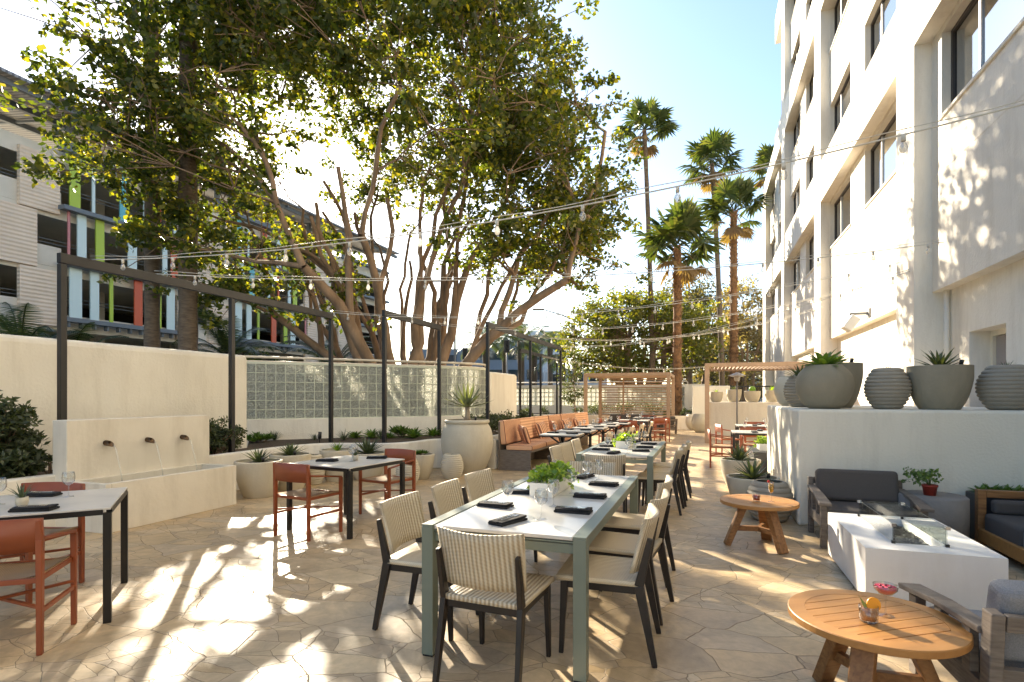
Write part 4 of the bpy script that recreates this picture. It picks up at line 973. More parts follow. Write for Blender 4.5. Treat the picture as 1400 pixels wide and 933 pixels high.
# ---- small tables in front of the banquette
def make_cafe(label):
    t = thing('cafe_table', label, 'table', (0, 0, 0), 0, 'pedestal tables along the banquette')
    MB().box(-.36, .36, -.33, .33, .73, .755).build('tabletop', M_wtop, t, .003)
    MB().box(-.363, .363, -.333, .333, .705, .73).build('table_edge', M_black, t, .002)
    MB().tube([(0, 0, .03), (0, 0, .70)], .035, 12).build('pedestal', M_black, t)
    b = MB(); b.bar((-.3, 0, .02), (.3, 0, .02), .07, .03); b.build('base', M_black, t); MB().bar((0, -.3, .02), (0, .3, .02), .07, .026).build('base', M_black, t)
    for sx, sy in ((1, 0), (-1, 0), (0, 1), (0, -1)): MB().bar((.03 * sx, .03 * sy, .55), (.25 * sx, .25 * sy, .70), .02, .03, side=(sy, sx, 0)).build('brace', M_black, t)
    return t
ct = make_cafe('first pedestal table in front of the striped banquette'); cafe = []
for i in range(5):
    x, y = (-2.62 + .05 * i * i * .4, 10.38 + 1.18 * i); cafe.append((x, y))
    if i == 0: ct.location = (x, y, 0)
    else: copy_tree(ct, (x, y, 0), 0, ['', 'second pedestal table along the banquette', 'third pedestal table along the banquette', 'fourth pedestal table along the banquette', 'fifth pedestal table, at the far end of the banquette'][i])
    wick(x + .72, y - .18, 90, ['first', 'second', 'third', 'fourth', 'fifth'][i] + ' wicker chair of the row opposite the banquette', 'wicker chairs opposite the banquette')

# ---- far dining tables with terracotta chairs
copy_tree(sq, (-2.05, 17.0, 0), 0, 'square table with black frame in front of the slatted pergola')
copy_tree(sq, (-1.85, 19.3, 0), 0, 'square table just before the slatted pergola posts')
red(-2.1, 16.25, 0, 'terracotta chair at the near side of the table in front of the slatted pergola')
red(-1.35, 17.0, 95, 'terracotta chair on the walkway side of the table in front of the slatted pergola')
red(-1.4, 18.6, 20, 'terracotta chair at the near side of the farther table before the pergola')
red(-2.85, 17.1, -90, 'terracotta chair on the garden side of the table in front of the slatted pergola')
red(-2.6, 19.4, -90, 'terracotta chair on the garden side of the farther table before the pergola')
red(-1.9, 20.05, 180, 'terracotta chair facing the camera at the farther table before the pergola')
copy_tree(sq, (.98, 12.25, 0), 0, 'square table with red chairs behind the dark console')
copy_tree(sq, (1.2, 15.0, 0), 0, 'square table farther back beside the cream planter wall')
red(.34, 12.3, -90, 'terracotta chair on the walkway side of the table behind the dark console')
red(1.0, 13.05, 180, 'terracotta chair on the far side of the table behind the dark console')
red(.55, 14.6, -75, 'terracotta chair on the walkway side of the table beside the cream planter wall')
red(1.25, 15.85, 180, 'terracotta chair on the far side of the table beside the cream planter wall')
red(1.75, 12.4, 90, 'terracotta chair on the hotel side of the table behind the dark console')

# ---- white fire table with glass guard
fi = thing('fire_table', 'low white concrete fire table with a glass wind guard', 'fire table', (1.08, 4.53, 0))
b = MB(); L, Wd = 1.27, .82
b.box(0, Wd, 0, .22, .02, .40).box(0, Wd, 1.14, L, .02, .40).box(0, .24, .22, 1.14, .02, .40).box(.54, Wd, .22, 1.14, .02, .40).box(.24, .54, .22, 1.14, .02, .33)
b.build('body', M_fire, fi)
MB().box(.03, Wd - .03, .03, L - .03, 0, .02).build('plinth', M_black, fi)
b = MB().box(.245, .535, .225, 1.135, .33, .345)
rg = random.Random(3)
for _ in range(260):
    x, y = rg.uniform(.26, .52), rg.uniform(.24, 1.12); s = rg.uniform(.006, .014); b.at(x, y, .347, rg.uniform(0, 3), rg.uniform(0, 3)); b.box(-s, s, -s, s, -s, s)
b.at(); b.build('fire_glass', M_embers, fi)
for a in ((.225, .215, .225, 1.145), (.555, .215, .555, 1.145), (.235, .205, .545, .205), (.235, 1.155, .545, 1.155)):
    MB().bar((a[0], a[1], .475), (a[2], a[3], .475), .008, .135, side=(a[3] - a[1], a[0] - a[2], 0)).build('glass_panel', G_pane, fi)
for x in (.225, .555):
    for y in (.205, 1.155):
        c = MB().cbox(x, y, .41, .022, .022, .02).build('clip', M_black, fi); MB().cbox(x, y, .535, .03, .03, .022).build('corner_cap', M_silver, c)

# ---- round teak tables
def make_teak(label):
    t = thing('teak_table', label, 'coffee table', (0, 0, 0), 0, 'round teak side tables'); r, h = .36, .45
    b = MB(); n = 64; r0 = .285
    vs = []
    for rr, z in ((r0, h - .035), (r0, h), (r - .004, h), (r, h - .004), (r, h - .031), (r - .004, h - .035)):
        for k in range(n): c = 2 * PI * k / n; vs.append((rr * math.cos(c), rr * math.sin(c), z))
    fs = []
    for i in range(6):
        j = (i + 1) % 6
        for k in range(n): k2 = (k + 1) % n; fs.append((i * n + k, i * n + k2, j * n + k2, j * n + k))
    b.add(vs, fs).build('rim', M_teakr, t)
    nsl = 8; w = 2 * r0 / nsl
    for i in range(nsl):
        y0, y1 = -r0 + i * w + .0025, -r0 + (i + 1) * w - .0025; poly = []
        def xe(y): return math.sqrt(max(.0004, r0 * r0 - y * y)) - .001
        m_ = 6
        poly = [(xe(y0 + (y1 - y0) * q / m_), y0 + (y1 - y0) * q / m_) for q in range(m_ + 1)] + [(-xe(y1 + (y0 - y1) * q / m_), y1 + (y0 - y1) * q / m_) for q in range(m_ + 1)]
        MB().prism(poly, h - .028, h - .001).build('slat', M_teak, t)
    MB().lathe([(.0, h - .036), (.27, h - .036), (.27, h - .05), (0, h - .05)], 32, smooth=False).build('sub_frame', M_teakv, t)
    for k in range(3):
        a = R(90 + 120 * k); d = Vector((math.cos(a), math.sin(a), 0)); 
        MB().bar(tuple(d * .14 + Vector((0, 0, h - .05))), tuple(d * .30), .095, .06, .095, .055, side=(-d.y, d.x, 0)).build('leg', M_teakv, t, .006)
        MB().bar((0, 0, .17), tuple(d * .225 + Vector((0, 0, .17))), .035, .05, side=(-d.y, d.x, 0)).build('stretcher', M_teakv, t, .003)
    return t
tk = make_teak('round slatted teak table with two cocktails, in the near corner by the grey armchair'); tk.location = (.745, 2.99, 0); tk.rotation_euler.z = R(33.8)
copy_tree(tk, (.50, 5.93, 0), R(-20), 'round slatted teak table with red and yellow drinks in front of the ribbed pot')

# ---- weathered armchairs with charcoal cushions
def make_lounge(label, fab):
    t = thing('lounge_armchair', label, 'armchair', (0, 0, 0), 0, 'low lounge armchairs'); w2 = .41
    for s in (-1, 1):
        b = MB(); b.bar((s * w2, .36, 0), (s * w2, .36, .425), .05, .085, side=(1, 0, 0)); b.build('front_leg', M_gwood, t, .006)
        b = MB(); b.bar((s * w2, -.30, 0), (s * w2, -.34, .60), .05, .075, side=(1, 0, 0)); b.build('rear_leg', M_gwood, t, .006)
        MB().bar((s * w2, -.30, .505), (s * w2, .08, .485), .075, .03, .085, .03, side=(1, 0, 0)).bar((s * w2, .075, .486), (s * w2, .46, .438), .0851, .03, .11, .03, side=(1, 0, 0)).build('armrest', M_gwood, t, .006)
        MB().bar((s * w2, -.27, .23), (s * w2, .315, .25), .035, .10, side=(1, 0, 0)).build('side_rail', M_gwood, t, .004)
        MB().bar((s * w2, -.16, .28), (s * w2, -.16, .475), .035, .07, side=(1, 0, 0)).build('arm_slat', M_gwood, t, .004)
        MB().bar((s * w2, .1, .29), (s * w2, .1, .465), .035, .07, side=(1, 0, 0)).build('arm_slat', M_gwood, t, .004)
    MB().box(-w2 + .03, w2 - .03, .30, .33, .17, .27).box(-w2 + .03, w2 - .03, -.31, -.28, .17, .27).build('cross_rail', M_gwood, t, .004)
    for k in range(5): MB().box(-w2 + .03, w2 - .03, -.26 + k * .115, -.18 + k * .115, .235, .255).build('seat_slat', M_gwood, t)
    b = MB(); b.T = Matrix.Translation((0, -.315, .27)) @ Matrix.Rotation(R(8), 4, 'X')
    b.box(-w2 + .03, w2 - .03, -.015, .015, .26, .33).box(-w2 + .03, w2 - .03, -.015, .015, .04, .10); b.build('back_frame', M_gwood, t, .004)
    MB().box(-w2 + .035, w2 - .035, -.22, .37, .258, .375).build('seat_cushion', fab, t, .03, seg=4)
    b = MB(); b.T = Matrix.Translation((0, -.275, .36)) @ Matrix.Rotation(R(12), 4, 'X')
    b.box(-w2 + .035, w2 - .035, .0, .14, 0, .33); b.build('back_cushion', fab, t, .04, seg=4); return t
la = make_lounge('weathered wood armchair with charcoal cushions standing at the wall corner', M_gfab); la.location = (1.50, 6.42, 0); la.rotation_euler.z = R(180)
lb = make_lounge('weathered armchair with blue grey cushions beside the near teak table', M_gfab2); lb.location = (1.50, 3.14, 0); lb.rotation_euler.z = R(4)

# ---- teak sofa at the picture edge
so = thing('teak_sofa', 'teak framed sofa with dark grey cushions beside the fire table', 'sofa', (2.5, 4.4, 0)); L = 2.2
b = MB(); b.box(0, .07, L - .07, L, 0, .57).box(.79, .86, L - .07, L, 0, .57).box(.07, .79, L - .07, L, .50, .57).box(.07, .79, L - .06, L - .01, .10, .18); b.build('arm_frame', M_teakv, so, .006)
b = MB(); b.box(0, .07, 0, .07, 0, .57).box(.79, .86, 0, .07, 0, .57).box(.07, .79, 0, .07, .50, .57); b.build('arm_frame', M_teakv, so, .006)
MB().box(0, .06, .07, L - .071, .08, .20).build('front_rail', M_teakr, so, .006)
MB().box(.80, .86, .071, L - .071, .08, .57).build('back_rail', M_teakv, so, .006)
MB().box(.06, .80, .08, L - .08, .12, .16).build('seat_deck', M_teakv, so)
for i in range(3):
    MB().box(.03, .78, .08 + i * .68, .74 + i * .68, .165, .36).build('seat_cushion', M_gfab2 if i < 2 else M_gfab, so, .04, seg=4)
    MB().box(.60, .79, .09 + i * .68, .73 + i * .68, .37, .62).build('back_cushion', M_gfab, so, .04, seg=4)
MB().box(.09, .60, L - .19, L - .075, .362, .49).build('side_cushion', M_gfab, so, .03, seg=3)
cushion(2.85, 5.75, .36, R(20), 'pale grey pillow on the teak sofa', mat('pale_grey_fabric', (.42, .40, .37), .9))
bpy.data.objects['throw_pillow.005']['group'] = 'pillows on the teak sofa'
ds = MB(); ds.lathe([(0, .5), (.268, .5), (.285, .485), (.285, .0), (0, 0)], 48); tag(ds.build('side_table', M_drum, None, 0, (2.14, 6.55, 0)), 'round grey cement drum table against the white wall', 'side table')
# ---- console with trough
cn = thing('console_cabinet', 'dark grey low console beside the terrace wall carrying a white trough', 'cabinet', (.80, 10.42, 0))
MB().box(0, .46, 0, 1.3, 0, .48).build('body', M_console, cn, .004); MB().box(-.01, .47, -.01, 1.31, .482, .51).build('top', M_console, cn, .003)
# ---- pergolas
pg = thing('slatted_pergola', 'tan pergola with a horizontal slatted screen at the far end', 'pergola', (-4.45, 21.4, 0)); PW, PD, PH = 3.15, 3.2, 2.38
for x in (0, PW):
    for y in (0, PD): MB().cbox(x, y, PH / 2 - .06, .13, .13, PH - .13).build('post', M_pergola, pg, .004)
for y in (0, PD): MB().box(-.065, PW + .065, y - .065, y + .065, PH - .12, PH).build('beam', M_pergola, pg, .004)
for x in (0, PW): MB().box(x - .06, x + .06, .066, PD - .066, PH - .119, PH - .002).build('beam', M_pergola, pg, .004)
for i in range(20): MB().box(.08, PW - .08, .14 + i * .15, .20 + i * .15, PH - .10, PH - .04).build('roof_slat', M_pergola, pg)
for i in range(18): MB().box(.07, PW - .07, PD - .03, PD + .0, .28 + i * .112, .325 + i * .112).build('screen_slat', M_pergola, pg)
MB().cbox(PW * .33, PD - .05, 1.2, .06, .05, 2.1).build('screen_post', M_pergola, pg)
pg = thing('slatted_pergola', 'tan pergola over the red chairs beside the hotel', 'pergola', (.06, 18.4, 0)); PW, PD, PH = 3.15, 3.2, 2.52
for x in (0, PW):
    for y in (0, PD): MB().cbox(x, y, PH / 2 - .06, .14, .14, PH - .13).build('post', M_pergola, pg, .004)
for y in (0, PD): MB().box(-.07, PW + .07, y - .07, y + .07, PH - .12, PH).build('beam', M_pergola, pg, .004)
for x in (0, PW): MB().box(x - .06, x + .06, .071, PD - .071, PH - .119, PH - .002).build('beam', M_pergola, pg, .004)
for i in range(24): MB().box(.12 + i * .125, .16 + i * .125, .08, PD - .08, PH - .10, PH - .02).build('roof_slat', M_pergola, pg)
ph = thing('patio_heater', 'slim steel patio heater under the pergola beside the hotel', 'heater', (1.05, 20.6, 0))
MB().tube([(0, 0, 0), (0, 0, 2.0)], .03, 10).build('pole', M_galv, ph); MB().lathe([(0, .0), (.22, 0), (.22, .05), (.05, .3), (0, .3)], 24).build('base', M_galv, ph)
MB().lathe([(.06, 2.0), (.08, 2.02), (.1, 2.14), (.28, 2.2), (.30, 2.19), (.06, 2.3), (0, 2.32)], 24).build('reflector', M_alu, ph)
# grey lounge seats under the far pergola
for i, (x, y, rz) in enumerate(((-1.55, 22.2, 60), (-2.6, 23.4, 180), (-3.5, 23.3, 175))): copy_tree(la, (x, y, 0), R(rz), ['grey armchair beside the corner post of the slatted pergola', 'grey armchair under the middle of the slatted pergola', 'grey armchair under the garden end of the slatted pergola'][i])
# ================================================================== POTS AND PLANTS
def shell(prof, th=.03):        # close an outer profile into a pot with an inner wall
    r, z = prof[-1]; inner = [(max(0.001, q[0] - th), q[1]) for q in prof[::-1] if q[1] > z - .16 * (z)]
    return prof + [(r - th * .3, z + .004)] + [(inner[0][0], z - .004)] + inner[1:] 
def pot(name, label, x, y, z, prof, m, group=None, cat='planter', soil=True, n=48, lite=False):
    t = thing(name, label, cat, (x, y, z), 0, group); MB().lathe([(0.001, 0)] + shell(prof), n).build('bowl', m, t)
    r, h = prof[-1]
    if soil: MB().lathe([(0.001, h - .035), (r * .5, h - .03), (r - .02, h - .045)], 24).build('soil', M_soil, t)
    if lite:
        MB().tube([(r * .55, -r * .3, h - .04), (r * .55, -r * .3, h + .01)], .008, 6).tube([(r * .55, -r * .3, h + .005), (r * .58, -r * .33, h + .065)], .022, 8).build('spot_lamp', M_lamp, t)
    return t
def ribs(rb, rm, rt, h, nr, d=.012):
    p = []
    for i in range(nr * 6 + 1):
        s = i / (nr * 6); r = (1 - s) ** 2 * rb + 2 * s * (1 - s) * (2 * rm - .5 * rb - .5 * rt) + s * s * rt
        ph = (i % 6) / 6; p.append((r + d * math.sin(PI * ph) ** .6 * (1 if 0 < ph < 1 else 0), h * s))
    return p
def curve(pts, n=5): return smooth(pts, n)
def bowl(rb, rt, h): return curve([(rb * .9, 0), (rb, .0), (rb + (rt - rb) * .55, h * .25), (rt * .985, h * .65), (rt, h * .95), (rt, h)])
def ball(rb, rm, rt, h): return curve([(rb, 0), (rm * .80, h * .14), (rm, h * .47), (rm * .93, h * .78), (rt, h)])

def rosette(t, cx, cy, z, nleaf, L, w, m, seed, el=(.1, 1.35), curl=.5, thick=.0, name='rosette', tipw=0):
    rng = random.Random(seed); b = MB()
    for i in range(nleaf):
        a = i * 2.39996 + rng.uniform(-.2, .2); e0 = el[1] + (el[0] - el[1]) * (i / nleaf) ** .8 + rng.uniform(-.1, .1); l = L * rng.uniform(.8, 1.1) * (1.0 if i > nleaf * .15 else .8)
        side = Vector((-math.sin(a), math.cos(a), 0)); p = Vector((cx, cy, z)) + Vector((math.cos(a), math.sin(a), 0)) * .01; vs = []; K = 5
        for k in range(K + 1):
            s = k / K; e = e0 - curl * s * s; d = Vector((math.cos(a) * math.cos(e), math.sin(a) * math.cos(e), math.sin(e)))
            ww = w * (math.sin(PI * min(1, .25 + s * .75)) ** .8 if s < 1 else .02) * (1 - s * .35); nrm = side.cross(d)
            vs += [tuple(p - side * ww / 2 + nrm * -.18 * ww), tuple(p + nrm * .12 * ww * 0), tuple(p + side * ww / 2 + nrm * -.18 * ww)]
            p = p + d * l / K
        fs = []
        for k in range(K): fs += [(3 * k, 3 * k + 1, 3 * k + 4, 3 * k + 3), (3 * k + 1, 3 * k + 2, 3 * k + 5, 3 * k + 4)]
        b.add(vs, fs)
    # each face pair shares vertices, so a whole leaf is one island
    return b.build(name, m, t)
def plant(name, label, x, y, z, kind, size, seed, group=None):
    t = thing(name, label, 'plant', (x, y, z), 0, group)
    if kind == 'agave': rosette(t, 0, 0, 0, 34, size, size * .16, L_agave, seed, (.15, 1.4), .25)
    elif kind == 'wide': rosette(t, 0, 0, 0, 26, size, size * .30, L_succ, seed, (.15, 1.3), .7)
    elif kind == 'aeonium':
        rng = random.Random(seed)
        for i in range(7):
            a = rng.uniform(0, 6.28); r = rng.uniform(0, .6) * size; zz = rng.uniform(.02, .3) * size
            MB().tube([(r * .3 * math.cos(a), r * .3 * math.sin(a), -.02), (r * math.cos(a), r * math.sin(a), zz)], .01, 5).build('stem', M_bark, t)
            rosette(t, r * math.cos(a), r * math.sin(a), zz, 20, size * .42, size * .2, L_succ, seed + i, (.1, 1.2), -.2)
    elif kind == 'tuft': rosette(t, 0, 0, 0, 22, size, size * .09, L_agave, seed, (.5, 1.45), .2)
    elif kind == 'yellow': rosette(t, 0, 0, 0, 24, size, size * .14, L_lime, seed, (.4, 1.45), .3)
    elif kind == 'cactus':
        MB().lathe([(.001, -.02)] + [(size * math.sin(PI * (k / 12) * .94 + .15), size * (1 - math.cos(PI * k / 12)) * .9) for k in range(13)], 20).build('body', L_lime, t)
    elif kind == 'leafy':
        rng = random.Random(seed); b = MB(); st = MB()
        for i in range(26):
            a = rng.uniform(0, 6.28); r = size * rng.uniform(.1, 1); zz = size * rng.uniform(.1, .9); st.tube([(0, 0, 0), (r * .5 * math.cos(a), r * .5 * math.sin(a), zz * .8), (r * math.cos(a), r * math.sin(a), zz)], .003, 4)
            clump_leaves(b, Vector((r * math.cos(a), r * math.sin(a), zz)), size * .25, 9, size * .22, rng, .5, up=.1, asp=.6)
        st.build('stems', L_succ, t); b.build('foliage', L_lime if 'trough' in label else L_succ, t)
    return t

# ---- bowls on the terrace wall (top at 1.33)
TW = 1.332
def wall_pot(px0, px1, y, ytop, kind, label, plab, pk, ps, seed, m, name='planter_bowl', dx=0, nr=11, lite=False):
    xa, xb = at_y(px0, y), at_y(px1, y); x = (xa + xb) / 2; r = (xb - xa) / 2 * .98; z = zdep(x, y); h = hgt(ytop, z) - TW
    prof = {'ball': lambda: ball(r * .52, r, r * .62, h), 'bowl': lambda: bowl(r * .62, r, h), 'rib': lambda: ribs(r * .52, r * .95, r * .55, h, nr, .016)}[kind]()
    pot(name, label, x, y, TW, prof, m, 'planters on the terrace wall', lite=lite)
    if pk: plant({'agave': 'agave', 'wide': 'broad_leaf_agave', 'tuft': 'small_succulent', 'yellow': 'succulent'}[pk], plab, x, y, TW + h - .04, pk, ps, seed)
    return x, r, h
wall_pot(1087, 1168, 7.50, 500, 'ball', 'large smooth grey ball planter on the terrace wall corner', 'broad leaved green agave in the smooth grey ball planter', 'wide', .34, 101, M_pot2)
wall_pot(1100, 1180, 8.25, 498, 'bowl', 'plain grey bowl planter tucked behind the large ball planter', 'dark green rosette in the bowl behind the ball planter', 'wide', .26, 102, M_pot2, lite=True)
wall_pot(1181, 1246, 7.50, 504, 'rib', 'ribbed grey globe planter between the ball planter and the wide bowl', 'tiny dark succulent in the ribbed globe beside the ball planter', 'tuft', .10, 103, M_rib, 'ribbed_planter')
wall_pot(1240, 1330, 7.50, 501, 'bowl', 'wide flared grey bowl planter holding a spiky agave', 'spiky dark green agave in the wide flared bowl', 'agave', .30, 104, M_pot2, lite=True)
wall_pot(1335, 1418, 7.42, 500, 'rib', 'ribbed grey globe planter in front of the hotel door', 'small dark succulent in the ribbed globe in front of the door', 'tuft', .11, 105, M_rib, 'ribbed_planter')
wall_pot(1071, 1118, 8.5, 514, 'rib', 'small ribbed planter half hidden behind the large ball planter', 'spiky green plant in the half hidden ribbed planter', 'agave', .27, 106, M_rib, 'ribbed_planter')
wall_pot(1058, 1106, 9.75, 515, 'ball', 'sunlit white ball planter at the far end of the terrace wall', None, None, 0, 107, M_pot)
# ---- little pots on the far planter wall
for i, (a, b2, yt, pk, ps) in enumerate(((970, 989, 536, 'yellow', .16), (993, 1014, 533, 'agave', .22), (1017, 1040, 535, 'cactus', .12), (1045, 1066, 534, 'yellow', .24))):
    y = 22.4; xa, xb = at_y(a, y), at_y(b2, y); x = (xa + xb) / 2; r = (xb - xa) / 2; z = zdep(x, y); h = hgt(yt, z) - 1.262
    nm = ['first', 'second', 'third', 'fourth'][i]
    pot('planter_bowl', nm + ' small tan bowl on the far planter wall, counted from the pergola post', x, y, 1.262, bowl(r * .6, r, h), M_pot, 'bowls on the far planter wall', n=28)
    plant({'yellow': 'yellow_succulent', 'agave': 'agave', 'cactus': 'round_cactus'}[pk], nm + ' little plant in the row of small bowls on the far planter wall', x, y, 1.262 + h - .03, pk, ps, 110 + i)
# ---- pots on the ground along the planter
def gpot(px0, px1, ybot, ytop, kind, label, plab, pk, ps, seed, m=M_pot, name='planter_bowl', lite=False, nr=12, group='pots along the planter', dz=0):
    x0, y0 = gp((px0 + px1) / 2, ybot); z = zdep(x0, y0); r = (px1 - px0) / 2 * z / F_; z += r * .75; x, y = at_depth((px0 + px1) / 2, z); r = (px1 - px0) / 2 * z / F_; h = hgt(ytop, z)
    prof = {'bowl': lambda: curve([(r * .52, 0), (r * .6, .0), (r * .78, h * .25), (r * .93, h * .6), (r, h * .96), (r * .98, h)]), 'ball': lambda: ball(r * .55, r, r * .7, h), 'rib': lambda: ribs(r * .62, r * .93, r * .62, h, nr, .014)}[kind]()
    pot(name, label, x, y, 0, prof, m, group, lite=lite)
    if pk: plant({'agave': 'agave', 'wide': 'broad_leaf_agave', 'tuft': 'small_succulent', 'yellow': 'succulent', 'aeonium': 'aeonium'}[pk], plab, x, y, h - .035, pk, ps, seed)
    return x, y, h
gpot(323, 384, 683, 630, 'bowl', 'first pale concrete bowl right beside the fountain basin', 'spiky green agave in the bowl beside the fountain basin', 'agave', .27, 120, lite=True)
gpot(370, 424, 672, 621, 'bowl', 'second pale concrete bowl, just behind the one by the fountain', 'green agave in the second pale bowl from the fountain', 'agave', .29, 121, lite=True)
gpot(410, 444, 664, 622, 'rib', 'small ribbed pot between the pale bowls', 'tiny succulent in the small ribbed pot between the pale bowls', 'tuft', .07, 122, M_pot, 'ribbed_pot')
gpot(438, 484, 660, 615, 'bowl', 'third pale bowl with a yellow green succulent', 'yellow green succulent in the third pale bowl', 'yellow', .20, 123)
gpot(476, 528, 658, 619, 'bowl', 'fourth pale bowl hidden behind the middle square table', 'large spiky agave rising behind the middle square table', 'agave', .40, 124)
gpot(541, 574, 664, 627, 'rib', 'ribbed pale pot beside the middle square table', 'tiny dark succulent in the ribbed pot beside the middle square table', 'tuft', .08, 125, M_pot, 'ribbed_pot')
gpot(556, 594, 657, 621, 'bowl', 'pale tapered pot with a round green aeonium', 'round green aeonium rosettes in the pale tapered pot', 'aeonium', .22, 126)
gpot(602, 634, 656, 621, 'rib', 'small ribbed pot standing in front of the giant urn', 'tiny dark succulent in the ribbed pot before the giant urn', 'tuft', .06, 127, M_pot, 'ribbed_pot')
# giant urn
ux, uy = at_depth(638.5, 10.75); ur = 35.5 * 10.75 / 750
pot('giant_urn', 'giant smooth pale concrete urn with a rolled rim beside the banquette', ux, uy, 0, curve([(ur * .58, 0), (ur * .66, .02), (ur * .88, .25), (ur, .58), (ur * .94, .82), (ur * .82, .93), (ur * .81, .95), (ur * .86, .965), (ur * .87, 1.0), (ur * .84, 1.02)], 4), M_pot, None, n=64, lite=True)
al = thing('tree_aloe', 'tree aloe with long pointed leaves growing from the giant urn', 'plant', (ux, uy, .98))
MB().tube([(0, 0, 0), (.01, 0, .12), (0, .01, .30)], [.075, .05, .045], 12).build('trunk', mat('aloe_trunk', (.42, .34, .24), .8, (.34, .27, .19), 14, bump=.5), al)
rosette(al, 0, .01, .28, 26, .60, .085, L_aloe, 130, (.05, 1.35), -.35, name='crown')
# right side pots
gpot(986, 1038, 671, 628, 'bowl', 'grey bowl near the dark console, farther of the pair', 'long leaved green plant in the farther bowl by the console', 'agave', .36, 131, M_pot, group='pots by the terrace wall corner')
gpot(995, 1063, 698, 652, 'bowl', 'wide pale bowl holding a dark spiky agave by the terrace wall', 'dark spiky agave in the wide pale bowl by the terrace wall', 'agave', .34, 132, M_pot, lite=True, group='pots by the terrace wall corner')
gpot(1021, 1083, 716, 658, 'rib', 'ribbed grey pot behind the farther teak table', 'small reddish green succulent in the ribbed grey pot', 'tuft', .10, 133, M_rib, 'ribbed_pot', group='pots by the terrace wall corner', nr=8)
# far pots by the glass block wall
for i, (px, ybot, w_, hh) in enumerate(((922, 587, 15, 18), (947, 588, 21, 21), (958, 592, 24, 26))):
    gpot(px - w_ / 2, px + w_ / 2, ybot, ybot - hh, 'ball', ['small cream barrel pot against the far planter', 'cream ball pot next to the barrel pot by the far planter', 'cream ball pot nearest the pergola post'][i], None, None, 0, 140 + i, group='cream pots against the far planter')

# ---- succulents growing in the long planter bed
rg = random.Random(77); bed = [(352, 606, 'aeonium', .30), (375, 603, 'tuft', .2), (388, 598, 'wide', .2), (402, 600, 'wide', .22), (430, 603, 'tuft', .14), (470, 603, 'tuft', .2), (485, 600, 'wide', .2), (508, 600, 'wide', .22), (520, 601, 'tuft', .22), (532, 600, 'wide', .18), (553, 598, 'aeonium', .36), (566, 600, 'wide', .25), (592, 597, 'wide', .22)]
lab = ['broad light green aeonium at the wall end of the planter bed', 'tufted succulent just behind the agave bowls', 'leafy rosette behind the second pale bowl', 'second leafy rosette behind the second pale bowl', 'small tuft near the black path light', 'low spiky tuft behind the third pale bowl', 'leafy rosette before the first post of the short frame', 'wide rosette between the third and fourth bowls', 'spiky tuft in the bed next to the frame post', 'small rosette at the foot of the short frame post', 'bushy dark green aeonium in the bed behind the ribbed pot', 'wide green rosette behind the tapered pot', 'last leafy rosette in the bed before the giant urn']
for i, (px, py, k, s) in enumerate(bed):
    x, y = gp(px, py, .54); zz = zdep(x, y) + .25; x, y = at_depth(px, zz)
    plant('aeonium' if k == 'aeonium' else 'succulent', lab[i], x, y, .53, k, s * 1.35, 150 + i, 'succulents in the planter bed')
for i, (px, py) in enumerate(((437, 606), (66, 636))):
    x, y = gp(px, py, .53); z = zdep(x, y) + .1; x, y = at_depth(px, z)
    t = thing('path_light', ['black spike light in the planter bed behind the pots', 'black spike light in the bed beside the first steel post'][i], 'light fixture', (x, y, .53), 0, 'spike lights in the planters')
    MB().tube([(0, 0, 0), (0, 0, .10)], .010, 8).build('stake', M_lamp, t); MB().tube([(0, 0, .08), (.01, 0, .22)], .035, 12).build('lamp_head', M_lamp, t)
# plants on tables
rp_ = thing('potted_plant', 'little leafy plant in a red pot on the grey drum table', 'plant', (2.10, 6.5, .5))
MB().lathe([(.001, 0), (.05, 0), (.062, .085), (.068, .085), (.068, .105), (.058, .105), (.055, .08), (.001, .08)], 24).build('pot', M_redpot, rp_)
rng = random.Random(5); b, st = MB(), MB()
for i in range(24):
    a = rng.uniform(0, 6.28); r = rng.uniform(.03, .2) * (1.3 if math.cos(a) < 0 else .9); zz = .13 + rng.uniform(0, .1); st.tube([(0, 0, .08), (r * .5 * math.cos(a), r * .5 * math.sin(a), zz + .02), (r * math.cos(a), r * math.sin(a), zz)], .002, 4)
    clump_leaves(b, Vector((r * math.cos(a), r * math.sin(a), zz)), .04, 9, .045, rng, .5, asp=.6)
st.build('stems', L_succ, rp_); b.build('foliage', L_succ, rp_)
tp = thing('succulent_trough', 'dark trough of dusty green succulents behind the teak sofa arm', 'planter', (2.55, 6.72, 0))
MB().box(0, .75, 0, .22, 0, .50).build('trough', M_console, tp, .005)
for i in range(7): rosette(tp, .1 + i * .095, .11 + .03 * (i % 2), .50, 18, .13, .055, L_succ, 170 + i, (.05, 1.1), .1)
